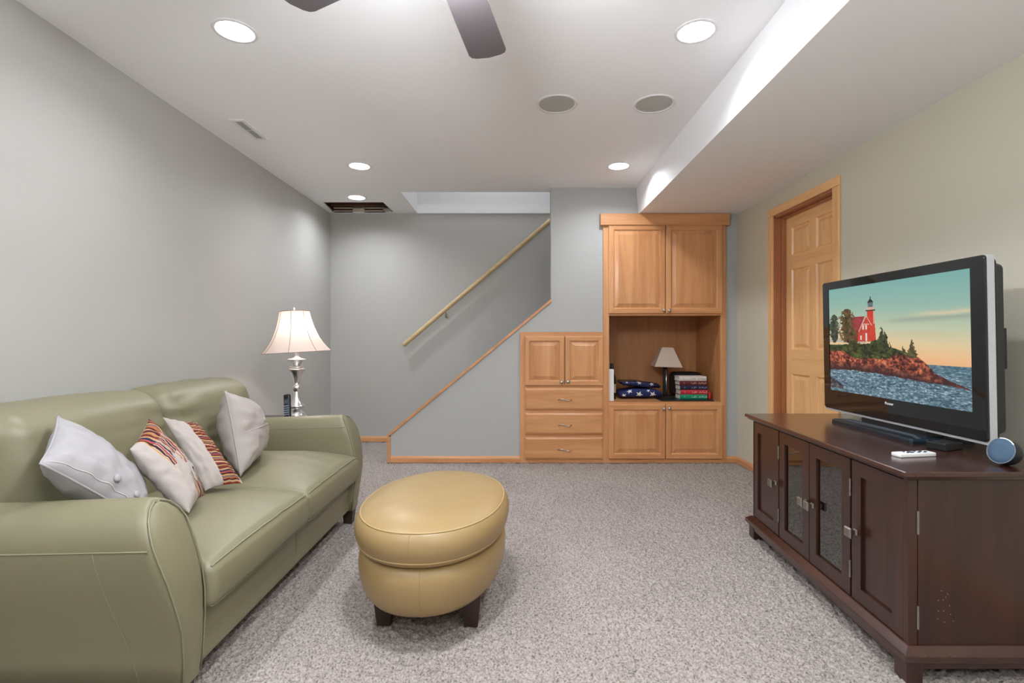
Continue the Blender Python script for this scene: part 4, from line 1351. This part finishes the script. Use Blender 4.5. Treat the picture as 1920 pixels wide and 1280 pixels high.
# arm section (outward offset from YMID side, z): outer bottom -> over the top -> inner bottom
def arm_section():
    outer = [(1.465, 0.085), (1.452, 0.17), (1.432, 0.26), (1.405, 0.34), (1.383, 0.42), (1.370, 0.49), (1.368, 0.53), (1.374, 0.565), (1.390, 0.597), (1.415, 0.622), (1.445, 0.637)]
    inner = [(1.56, 0.085), (1.556, 0.17), (1.552, 0.26), (1.549, 0.34), (1.547, 0.42), (1.545, 0.49), (1.543, 0.53), (1.540, 0.565), (1.530, 0.597), (1.512, 0.622), (1.482, 0.637)]
    return outer, inner
def arm(side, flip):
    def Yf(y): return 2 * YMID - y if flip else y
    outer, inner = arm_section()
    loop = outer + [(1.463, 0.640)] + inner[::-1]
    XB = -1.93
    def pt(y, z, s, inset=0.0):
        yc, zc = 1.47, 0.36
        zz = z * (1 - 0.055 * (1 - s) * (z / 0.64) ** 2)
        xf = xfront(z)
        x = XB + (xf - XB) * s
        return x, y, zz
    bm = B()
    rings = []
    ss = [0, 0.02] + [i / 14 for i in range(1, 14)] + [0.965]
    for s in ss:
        ring = []
        for y, z in loop:
            x, yy, zz = pt(y, z, s)
            ring.append(bm.verts.new((x, Yf(yy), zz)))
        rings.append(ring)
    # rounded nose before the front panel
    for inset, back in ((0.0015, 0.013), (0.005, 0.006), (0.010, 0.0025)):
        ring = []
        for y, z in loop:
            yc = np.interp(z, [0.085, 0.64], [1.51, 1.463])
            dy = yc - y; L = abs(dy) + 1e-6
            yy = y + dy / L * min(inset, L)
            zz = z - (inset * max(0, (z - 0.56) / 0.08))
            ring.append(bm.verts.new((xfront(z) - back, Yf(yy), zz)))
        rings.append(ring)
    for a, b in zip(rings, rings[1:]): ring_faces(bm, a, b)
    bm.faces.new(rings[0][::-1])
    ao = obj('arm', bm, M_SOFA, sf, smooth=True)
    # front panel
    bm = B()
    no = len(outer)
    cols = []
    for i in range(no):
        (yo, z), (yi, _) = outer[i], inner[i]
        yo2, yi2 = yo + 0.009, yi - 0.009
        z2 = z - 0.010 * max(0, (z - 0.56) / 0.08)
        row = []
        for k in range(9):
            q = k / 8
            bulge = 0.011 * (1 - (2 * q - 1) ** 4)
            row.append(bm.verts.new((xfront(z) - 0.004 + bulge, Yf(yo2 + (yi2 - yo2) * q), z2)))
        cols.append(row)
    for a, b in zip(cols, cols[1:]):
        for k in range(8): bm.faces.new((a[k], a[k + 1], b[k + 1], b[k]))
    bm.faces.new(cols[-1])
    pn = obj('arm_front', bm, M_SOFA, sf, smooth=True)
    # piping around the panel
    bm = B()
    path = [(y + 0.007, z) for y, z in outer] + [(1.463, 0.632)] + [(y - 0.007, z) for y, z in inner[::-1]]
    pts = []
    for y, z in path:
        z2 = z - 0.006 * max(0, (z - 0.56) / 0.08)
        pts.append((xfront(z) + 0.0005, Yf(y), z2))
    tube(bm, pts, 0.0024, 6); obj('piping', bm, M_SOFAP, pn, smooth=True)
    # long seam below the roll, on both faces of the arm
    zs_ = 0.522
    bm = B(); tube(bm, [(x_, Yf(np.interp(zs_, [z for y, z in outer], [y for y, z in outer]) - 0.0006), zs_ * (1 - 0.055 * (1 - s) * (zs_ / 0.64) ** 2)) for s, x_ in [(q / 16, XB + (xfront(zs_) - 0.012 - XB) * q / 16) for q in range(17)]], 0.0022, 6)
    obj('seam', bm, M_SOFAP, ao, smooth=True)
    zs_ = 0.575
    bm = B(); tube(bm, [(x_, Yf(np.interp(zs_, [z for y, z in inner], [y for y, z in inner]) + 0.0004), zs_ * (1 - 0.055 * (1 - s) * (zs_ / 0.64) ** 2)) for s, x_ in [(q / 16, XB + (xfront(zs_) - 0.012 - XB) * q / 16) for q in range(17)]], 0.0016, 6)
    obj('seam', bm, M_SOFAP, ao, smooth=True)
    if not flip:
        bm = B(); tube(bm, [(np.interp(z, [0.09, 0.52], [-1.085, -1.145]), Yf(np.interp(z, [zz for y, zz in outer], [y for y, zz in outer]) - 0.0003), z) for z in np.linspace(0.09, 0.52, 12)], 0.0012, 6)
        obj('seam', bm, M_SOFAP, ao, smooth=True)
arm('near', False)
arm('far', True)
YI0, YI1 = 1.549, 2 * YMID - 1.549
# front rail
bm = B()
for (a, b) in ((YI0 + 0.001, YMID - 0.0008), (YMID + 0.0008, YI1 - 0.001)):
    soft_box(bm, (-1.253, (a + b) / 2, 0.171), (0.54, b - a, 0.172), 0.010, (2, 4, 4), None, 3)
obj('front_rail', bm, M_SOFA, sf, smooth=True)
# back frame
bm = B(); soft_box(bm, (-1.855, YMID, 0.44), (0.17, 1.56, 0.71), 0.05, (3, 8, 5)); obj('back_frame', bm, M_SOFA, sf, smooth=True)
def wr(p, f, seed):
    from mathutils import noise as mn
    return mn.noise(Vector((p.x * f[0] + seed, p.y * f[1], p.z * f[2])))
for idx, (a, b) in enumerate(((YI0 - 0.004, YMID - 0.002), (YMID + 0.002, YI1 + 0.004))):
    c = ((-1.56 - 0.93) / 2, (a + b) / 2, 0.339); s = (0.63, b - a, 0.138)
    def df(p, c=c, s=s, idx=idx):
        u = (p.x - c[0]) / (s[0] / 2); v = (p.y - c[1]) / (s[1] / 2); w_ = (p.z - c[2]) / (s[2] / 2)
        q = Vector(p)
        top = max(0.0, w_)
        fall = max(0, 1 - max(0, (u + 0.25) / 1.25) ** 2.6)
        cr = max(0, 1 - abs(v) ** 2.8) * fall
        q.z += top * (0.050 * cr + 0.022 * fall + 0.0055 * wr(p, (5, 15, 1), idx * 9)) + 0.006 * top * max(0, u) ** 4 * (1 - v * v)
        q.x += 0.018 * max(0, u) * (1 - w_ ** 2) * (1 - 0.3 * v ** 2)
        q.z -= 0.006 * max(0.0, -w_) * max(0, u) ** 3
        return q
    bm = B(); f = soft_box(bm, c, s, 0.03, (14, 18, 3), df)
    st_ = obj('seat_cushion', bm, M_SOFA, sf, smooth=True)
    bm = B()
    h = Vector(s) / 2
    off = Vector((0.0024, 0, 0.0022))
    tube(bm, [f((h.x, -h.y + 2 * h.y * i / 40, h.z)) + off for i in range(41)], 0.0026, 6)
    obj('piping', bm, M_SOFAP, st_, smooth=True)
    bm = B()
    tube(bm, [f((h.x, -h.y + 2 * h.y * i / 40, -h.z)) + Vector((0.0012, 0, -0.001)) for i in range(41)], 0.0022, 6)
    obj('piping', bm, M_SOFAP, st_, smooth=True)
    # back cushion
    c = (-1.605, (a + b) / 2, 0.635); s = (0.25, b - a + 0.004, 0.47)
    def dfb(p, c=c, s=s, idx=idx):
        u = (p.x - c[0]) / (s[0] / 2); v = (p.y - c[1]) / (s[1] / 2); w_ = (p.z - c[2]) / (s[2] / 2)
        q = Vector(p)
        q.x -= (p.z - 0.40) * 0.21
        q.x += max(0, u) * 0.035 * max(0, 1 - v ** 4) * max(0, 1 - abs(w_) ** 3)
        q.z += max(0, w_) * 0.012 * (1 - v ** 2)
        edge = abs(v) ** 3
        side = -1 if idx == 1 else 1
        e2 = max(0, v * side) ** 2
        q.x += max(0, u) * 0.008 * wr(p, (1, 6, 28), 4 + idx * 5) * (0.3 + 2.6 * e2)
        q.z += max(0, w_) * 0.004 * wr(p, (3, 11, 2), 14 + idx * 5)
        return q
    bm = B(); f = soft_box(bm, c, s, 0.085, (6, 30, 26), dfb)
    bc_ = obj('back_cushion', bm, M_SOFA, sf, smooth=True)
    bm = B()
    h = Vector(s) / 2
    tube(bm, [f((-h.x, -h.y + 2 * h.y * i / 30, h.z)) + Vector((0, 0, 0.001)) for i in range(31)], 0.0022, 6)
    obj('piping', bm, M_SOFAP, bc_, smooth=True)
for (x, y) in ((-1.0, YI0 - 0.05), (-1.0, YI1 + 0.05), (-1.88, YI0 - 0.05), (-1.88, YI1 + 0.05)):
    bm = B()
    rings = [[bm.verts.new((x + i * h, y + j * h, z)) for i, j in ((-1, -1), (1, -1), (1, 1), (-1, 1))] for h, z in ((0.024, 0.0), (0.032, 0.09))]
    ring_faces(bm, *rings); bm.faces.new(rings[0]); bm.faces.new(rings[1])
    obj('foot', bm, M_FOOT, sf)

# ------------------------------------------------------------------ pillows
def pillow_surface(w_, h_, th, n=44, crinkle=0.004, seed=0, pinch=0.06, corners=None):
    from mathutils import noise as mn
    def f(u, v, side):
        a = max(0.0, 1 - abs(u) ** 2.6); b = max(0.0, 1 - abs(v) ** 2.6)
        t = (a * b) ** 0.55
        x = u * w_ / 2 * (1 - pinch * (1 - v * v)); y = v * h_ / 2 * (1 - pinch * (1 - u * u))
        z = side * th / 2 * t
        nz = mn.noise(Vector((u * 2.2 + seed, v * 2.2, side * 3.1))) * 0.9 + mn.noise(Vector((u * 5 + v * 3 + seed, v * 4 - u * 2, side * 2 + 7))) * 0.6 + mn.noise(Vector((u * 3 + v * 9 + seed, v * 3 - u * 2, side * 2 + 9))) * 0.45
        z += side * crinkle * nz * min(1, t * 2)
        # radial puckers close to the seams
        ed = max(abs(u), abs(v))
        if ed > 0.7:
            ph = v if abs(u) > abs(v) else u
            z += side * crinkle * 0.5 * math.sin(ph * 16 + seed) * (ed - 0.7) / 0.3 * t * 2
        a_, b_ = (x / w_ + 0.5), (y / h_ + 0.5)
        tl, bl, br, tr = corners
        p = bl * ((1 - a_) * (1 - b_)) + br * (a_ * (1 - b_)) + tr * (a_ * b_) + tl * ((1 - a_) * b_)
        return p + Vector((0, 0, z))
    bm = B()
    ts_ = [math.sin((-1 + 2 * i / n) * PI / 2) for i in range(n + 1)]
    grid = {}
    lay = bm.verts.layers.float_vector.new('puv')
    for side in (1, -1):
        for i, u in enumerate(ts_):
            for j, v in enumerate(ts_):
                if side == -1 and (i in (0, n) or j in (0, n)): grid[(side, i, j)] = grid[(1, i, j)]
                else:
                    q = bm.verts.new(f(u, v, side)); q[lay] = Vector((u, v, side)); grid[(side, i, j)] = q
        for i in range(n):
            for j in range(n):
                vs = [grid[(side, i, j)], grid[(side, i + 1, j)], grid[(side, i + 1, j + 1)], grid[(side, i, j + 1)]]
                if side < 0: vs.reverse()
                bm.faces.new(vs)
    return bm, f

def pillow(name, label, A, Bc, Cc, Dc, th, m, seed, piping=True, buttons=(), flap=None, crinkle=0.009):
    """A top-left, Bc bottom-left, Cc bottom-right, Dc top-right as seen from the front"""
    A, Bc, Cc, Dc = map(Vector, (A, Bc, Cc, Dc))
    c = (A + Bc + Cc + Dc) / 4
    ux = ((Dc + Cc) - (A + Bc)) / 2; uy = ((A + Dc) - (Bc + Cc)) / 2
    w_, h_ = ux.length, uy.length
    ux = ux.normalized(); n_ = ux.cross(uy).normalized(); uy = n_.cross(ux).normalized()
    M = Matrix(((ux.x, uy.x, n_.x, c.x), (ux.y, uy.y, n_.y, c.y), (ux.z, uy.z, n_.z, c.z), (0, 0, 0, 1)))
    t = thing(name, label, 'pillow', group='throw pillows on the sofa', matrix=M)
    bm, f = pillow_surface(w_, h_, th, seed=seed, crinkle=crinkle, corners=[M.inverted() @ q for q in (A, Bc, Cc, Dc)])
    cov = obj('cover', bm, m, t, smooth=True)
    if piping:
        bm = B()
        pts = []
        N = 24
        for k in range(N): pts.append(f(-1 + 2 * k / N, -1, 1))
        for k in range(N): pts.append(f(1, -1 + 2 * k / N, 1))
        for k in range(N): pts.append(f(1 - 2 * k / N, 1, 1))
        for k in range(N): pts.append(f(-1, 1 - 2 * k / N, 1))
        n_pts = len(pts)
        rings = []
        for i, p in enumerate(pts):
            tt = (pts[(i + 1) % n_pts] - pts[i - 1]).normalized()
            s_ = tt.cross(Vector((0, 0, 1))).normalized()
            rings.append([bm.verts.new(p + 0.0035 * (math.cos(q * PI / 3) * s_ + math.sin(q * PI / 3) * Vector((0, 0, 1)))) for q in range(6)])
        for i in range(n_pts): ring_faces(bm, rings[i], rings[(i + 1) % n_pts])
        obj('piping', bm, m, t, smooth=True)
    if flap:
        (u0, v0), (u1, v1) = flap
        bm = B()
        tube(bm, [f(u0 + (u1 - u0) * i / 20, v0 + (v1 - v0) * i / 20, 1) + Vector((0, 0, 0.0006)) for i in range(21)], 0.0016, 6)
        obj('flap_seam', bm, mat('flap_seam_cloth', (190, 182, 178), 0.8), t, smooth=True)  # raised seam line in its own cloth tone, paler than the cover
    for (u, v) in buttons:
        bm = B()
        p = f(u, v, 1)
        nn = (f(u + .02, v, 1) - f(u - .02, v, 1)).cross(f(u, v + .02, 1) - f(u, v - .02, 1)).normalized()
        lathe(bm, [(0.0115, -0.002), (0.0125, 0.001), (0.011, 0.0045), (0.006, 0.006), (0.0001, 0.0063)], p, 16, True, False, M=nn.to_track_quat('Z', 'Y').to_matrix())
        obj('button', bm, m, t, smooth=True)
    return t, w_, h_

PALETTE = [(120, 52, 40), (206, 148, 96), (64, 40, 60), (176, 70, 54), (224, 190, 150), (92, 36, 40), (196, 120, 72), (120, 112, 120), (226, 170, 96), (74, 34, 44), (186, 92, 74), (54, 44, 84), (216, 176, 128), (140, 58, 44)]
def stripe_ramp(nt, src, mult, offset=0.0):
    mm = nt.nodes.new('ShaderNodeMath'); mm.operation = 'MULTIPLY_ADD'; mm.inputs[1].default_value = mult; mm.inputs[2].default_value = offset
    nt.links.new(src, mm.inputs[0])
    fr_ = nt.nodes.new('ShaderNodeMath'); fr_.operation = 'FRACT'; nt.links.new(mm.outputs[0], fr_.inputs[0])
    cr = nt.nodes.new('ShaderNodeValToRGB'); cr.color_ramp.interpolation = 'CONSTANT'
    n = len(PALETTE)
    cr.color_ramp.elements[0].color = srgb(*_d(PALETTE[0])); cr.color_ramp.elements[0].position = 0
    cr.color_ramp.elements[1].color = srgb(*_d(PALETTE[1])); cr.color_ramp.elements[1].position = 1 / n
    for k in range(2, n):
        e = cr.color_ramp.elements.new(k / n); e.color = srgb(*_d(PALETTE[k]))
    nt.links.new(fr_.outputs[0], cr.inputs[0])
    return cr.outputs[0]
def mth(nt, op, a, b=None):
    n = nt.nodes.new('ShaderNodeMath'); n.operation = op
    for i, x in enumerate((a, b)):
        if x is None: continue
        if isinstance(x, (int, float)): n.inputs[i].default_value = x
        else: nt.links.new(x, n.inputs[i])
    return n.outputs[0]
def pillow_mat(name, kind, w_, h_):
    m = mat(name, (168, 159, 153), 0.85, spec=0.2, bump=(900, 0.25, 0.0006))
    nt = m.node_tree; b = nt.nodes['Principled BSDF']
    tc = [n for n in nt.nodes if n.type == 'TEX_COORD'][0]
    sep = nt.nodes.new('ShaderNodeSeparateXYZ')
    at_ = nt.nodes.new('ShaderNodeAttribute'); at_.attribute_name = 'puv'
    nt.links.new(at_.outputs['Vector'], sep.inputs[0])
    u, v = sep.outputs['X'], sep.outputs['Y']
    front = mth(nt, 'GREATER_THAN', sep.outputs['Z'], 0.0)
    if kind == 'band':
        col = stripe_ramp(nt, v, 1.9, 0.13)
        msk = mth(nt, 'MULTIPLY', mth(nt, 'GREATER_THAN', u, -0.02), mth(nt, 'LESS_THAN', u, 0.9))
        msk = mth(nt, 'MULTIPLY', msk, front)
    else:
        # hanging stitched lines of uneven length, one group at the top and one at the lower right corner
        col = stripe_ramp(nt, u, 0.8, 0.07)
        idx = mth(nt, 'FLOOR', mth(nt, 'MULTIPLY', u, 11.2))
        wn = nt.nodes.new('ShaderNodeTexWhiteNoise'); wn.noise_dimensions = '1D'; nt.links.new(idx, wn.inputs['W'])
        gap = mth(nt, 'LESS_THAN', mth(nt, 'FRACT', mth(nt, 'MULTIPLY', u, 11.2)), 0.74)
        ln = mth(nt, 'SUBTRACT', 0.30, mth(nt, 'MULTIPLY', wn.outputs[0], 0.50))
        a1 = mth(nt, 'MULTIPLY', mth(nt, 'GREATER_THAN', v, ln), mth(nt, 'GREATER_THAN', u, -0.6))
        solid = mth(nt, 'MAXIMUM', gap, mth(nt, 'GREATER_THAN', v, 0.72))
        a1 = mth(nt, 'MULTIPLY', a1, solid)
        ln2 = mth(nt, 'SUBTRACT', -0.32, mth(nt, 'MULTIPLY', wn.outputs[0], 0.35))
        a2 = mth(nt, 'MULTIPLY', mth(nt, 'LESS_THAN', v, ln2), mth(nt, 'GREATER_THAN', u, -0.05))
        a2 = mth(nt, 'MULTIPLY', a2, solid)
        msk = mth(nt, 'MULTIPLY', mth(nt, 'MAXIMUM', a1, a2), front)
    mx = nt.nodes.new('ShaderNodeMixRGB'); mx.inputs[1].default_value = srgb(168, 159, 153)
    nt.links.new(msk, mx.inputs[0]); nt.links.new(col, mx.inputs[2])
    nt.links.new(mx.outputs[0], b.inputs['Base Color'])
    return m

# P1: white, leaning over the near arm corner
A1 = (-1.50, 1.66, 0.845); B1 = (-1.31, 1.395, 0.755); D1 = (-1.355, 1.845, 0.512)
C1 = (-1.205, 1.638, 0.512)
pillow('throw_pillow', 'plain white buttoned pillow leaning beside the near arm of the sofa', A1, B1, C1, D1, 0.15, M_CANVASW, 1.0, buttons=((0.55, -0.76), (0.05, -0.8)), flap=((-1, -0.92), (1, -0.92)))
# P2: embroidered
TR, BR, BL = Vector((-1.39, 1.92, 0.795)), Vector((-1.180, 1.92, 0.505)), Vector((-1.125, 1.745, 0.498))
TL = Vector((-1.310, 1.72, 0.724))
pillow('throw_pillow', 'cream pillow with hanging stitched lines of brown and purple', TL, BL, BR, TR, 0.105, pillow_mat('stitched_lines', 'lines', (BR - BL).length, (TR - BR).length), 5.0, piping=False)
# P3: striped band
BR, TR = Vector((-1.150, 2.135, 0.490)), Vector((-1.385, 2.20, 0.735))
bdir = Vector((-0.5, -0.62, 0.10)).normalized() * 0.22
BL, TL = Vector((-1.238, 2.02, 0.492)), Vector((-1.45, 2.081, 0.776))
pillow('throw_pillow', 'cream pillow with a broad striped band along its right edge', TL, BL, BR, TR, 0.075, pillow_mat('striped_band', 'band', 0.22, (TR - BR).length), 9.0, piping=False)
# P4: white by the far arm
BL, TL = Vector((-1.25, 2.30, 0.476)), Vector((-1.33, 2.32, 0.858))
dv = Vector((-0.27, 0.963, 0)) * 0.42
pillow('throw_pillow', 'plain white buttoned pillow standing on edge by the far arm of the sofa', TL, BL, BL + dv + Vector((0.01, 0, 0.035)), TL + dv * 0.86 + Vector((0, 0, -0.08)), 0.19, M_CANVAS, 13.0, buttons=((0.0, 0.12),), flap=((-0.98, -0.05), (1, -0.05)))

# ------------------------------------------------------------------ end table, lamp, telephone
et = thing('end_table', 'black end table in the corner behind the sofa arm', 'table', (-1.56, 3.55, 0))
ETZ = 0.552
bm = B(); box(bm, -1.88, -1.455, 3.26, 3.63, ETZ - 0.022, ETZ, 0.003); obj('table_top', bm, M_GLOSSB, et)
for x in (-1.85, -1.485):
    for y in (3.29, 3.60):
        bm = B(); box(bm, x - 0.02, x + 0.02, y - 0.02, y + 0.02, 0, ETZ - 0.022, 0.002); obj('leg', bm, M_BLACK, et)
bm = B(); box(bm, -1.85, -1.485, 3.29, 3.60, 0.16, 0.178, 0.002); obj('shelf', bm, M_BLACK, et)

LX_, LY_ = -1.535, 3.55
k = 0.000934
tl = thing('table_lamp', 'lit table lamp with silver baluster body and white bell shade', 'lamp', (LX_, LY_, ETZ))
y_base = 884
prof = [(75, 884), (75, 878), (62, 872), (58, 862), (46, 846), (30, 834), (18, 828), (22, 824), (50, 816), (58, 806), (56, 799), (44, 785), (32, 760), (25, 735), (20, 712), (17, 694), (22, 691), (28, 682), (31, 667), (28, 652), (21, 643), (18, 640), (22, 620), (27, 600), (33, 578), (44, 552), (58, 536), (63, 530), (62, 524), (50, 519), (46, 514), (50, 510), (48, 505), (24, 500), (26, 492), (38, 478), (52, 466), (68, 458), (70, 454), (60, 449), (30, 442), (18, 434), (15, 424), (15, 405)]
bm = B(); lathe(bm, [(r * k, (y_base - y) * k) for r, y in prof], (LX_, LY_, ETZ + 0.0003), 40); obj('body', bm, M_CHROME, tl, smooth=True, angle=60)
SM = Matrix.Translation((LX_, LY_, ETZ + (y_base - 400) * k)) @ Matrix.Rotation(math.radians(-3.2), 4, 'Y')
shade_prof = [(0.232, 0.0), (0.206, 0.028), (0.182, 0.06), (0.158, 0.10), (0.138, 0.145), (0.122, 0.19), (0.110, 0.235), (0.101, 0.286)]
NP = 8
bm = B()
rings = []
for r, z in shade_prof:
    ring = []
    for q in range(NP * 6):
        a = 2 * PI * (q + 0.0) / (NP * 6)
        loc = (q % 6) / 6.0
        flat = math.cos(PI / NP) / math.cos((loc - 0.5) * 2 * PI / NP)
        flat = 1 - (1 - flat) * 0.6
        rr = r * flat
        ring.append(bm.verts.new(SM @ Vector((rr * math.cos(a + 0.19), rr * math.sin(a + 0.19), z))))
    rings.append(ring)
for a, b in zip(rings, rings[1:]): ring_faces(bm, a, b)
sh = obj('lamp_shade', bm, M_SHADE, tl, smooth=True)
M_RIB = mat('shade_trim', (150, 126, 112), 0.8)
for q in range(NP):
    a = 2 * PI * q / NP + 0.19
    bm = B(); tube(bm, [SM @ Vector(((r + .0008) * math.cos(a), (r + .0008) * math.sin(a), z)) for r, z in shade_prof], 0.0015, 6); obj('rib', bm, M_RIB, sh, smooth=True)
for (r, z) in (shade_prof[0], shade_prof[-1]):
    bm = B()
    pts = []
    for q in range(NP * 6):
        a = 2 * PI * q / (NP * 6); loc = (q % 6) / 6.0
        flat = 1 - (1 - math.cos(PI / NP) / math.cos((loc - 0.5) * 2 * PI / NP)) * 0.6
        pts.append(SM @ Vector((r * flat * math.cos(a + 0.19), r * flat * math.sin(a + 0.19), z)))
    tube_loop(bm, pts, 0.0022, 6); obj('edge_trim', bm, M_RIB, sh, smooth=True)
bm = B(); tube(bm, [SM @ Vector((0, 0, 0.0)), SM @ Vector((0, 0, 0.30))], 0.004, 8)
for a in (0, PI / 2):
    tube(bm, [SM @ Vector((-0.1 * math.cos(a), -0.1 * math.sin(a), 0.284)), SM @ Vector((0.1 * math.cos(a), 0.1 * math.sin(a), 0.284))], 0.002, 6)
obj('harp', bm, M_NICKEL, tl, smooth=True)
bm = B(); lathe(bm, [(0.004, 0.286), (0.009, 0.292), (0.006, 0.30), (0.007, 0.308), (0.003, 0.315)], (0, 0, 0), 12); bm.transform(SM); obj('finial', bm, M_WHITE, tl, smooth=True)
bm = B(); bmesh.ops.create_uvsphere(bm, u_segments=20, v_segments=12, radius=0.03); bm.transform(SM @ Matrix.Translation((0.03, 0, 0.16))); obj('bulb', bm, emit('bulb_glow', (1.0, 0.92, 0.84), 65.0), tl, smooth=True)

ph = thing('cordless_phone', 'black cordless telephone upright in its cradle on the end table', 'telephone', (-1.53, 3.36, ETZ))
PM = Matrix.Translation((-1.512, 3.36, ETZ + 0.018)) @ Matrix.Rotation(math.radians(-14), 4, 'Z') @ Matrix.Rotation(math.radians(-12), 4, 'X') @ Matrix.Rotation(math.radians(-11), 4, 'Y')
bm = B()
f = soft_box(bm, (0, 0, 0.08), (0.046, 0.026, 0.165), 0.010, (2, 2, 4), lambda p: PM @ p, 3)
obj('handset', bm, M_BLACK, ph, smooth=True)
bm = B(); box(bm, -0.015, 0.015, -0.0145, -0.012, 0.095, 0.128, 0.001); bm.transform(PM); obj('display', bm, mat('lcd_grey', (70, 78, 82), 0.2), ph)
M_KEYB = mat('blue_grey_keys', (130, 146, 166), 0.5)
for r in range(5):
    for c_i in range(3):
        bm = B(); box(bm, -0.017 + c_i * 0.0123, -0.0075 + c_i * 0.0123, -0.0152, -0.012, 0.020 + r * 0.0145, 0.029 + r * 0.0145, 0.001, 1); bm.transform(PM); obj('key', bm, M_KEYB, ph)
bm = B(); soft_box(bm, (-1.515, 3.365, ETZ + 0.0145), (0.09, 0.09, 0.028), 0.008, (2, 2, 1), None, 3); obj('cradle', bm, M_BLACK, ph, smooth=True)
bm = B(); tube(bm, [(-1.558, 3.35, ETZ + 0.006), (-1.62, 3.33, ETZ + 0.014), (-1.67, 3.31, ETZ + 0.012), (-1.72, 3.33, ETZ + 0.0035)], 0.003, 8); obj('cord', bm, M_BLACK, ph, smooth=True)
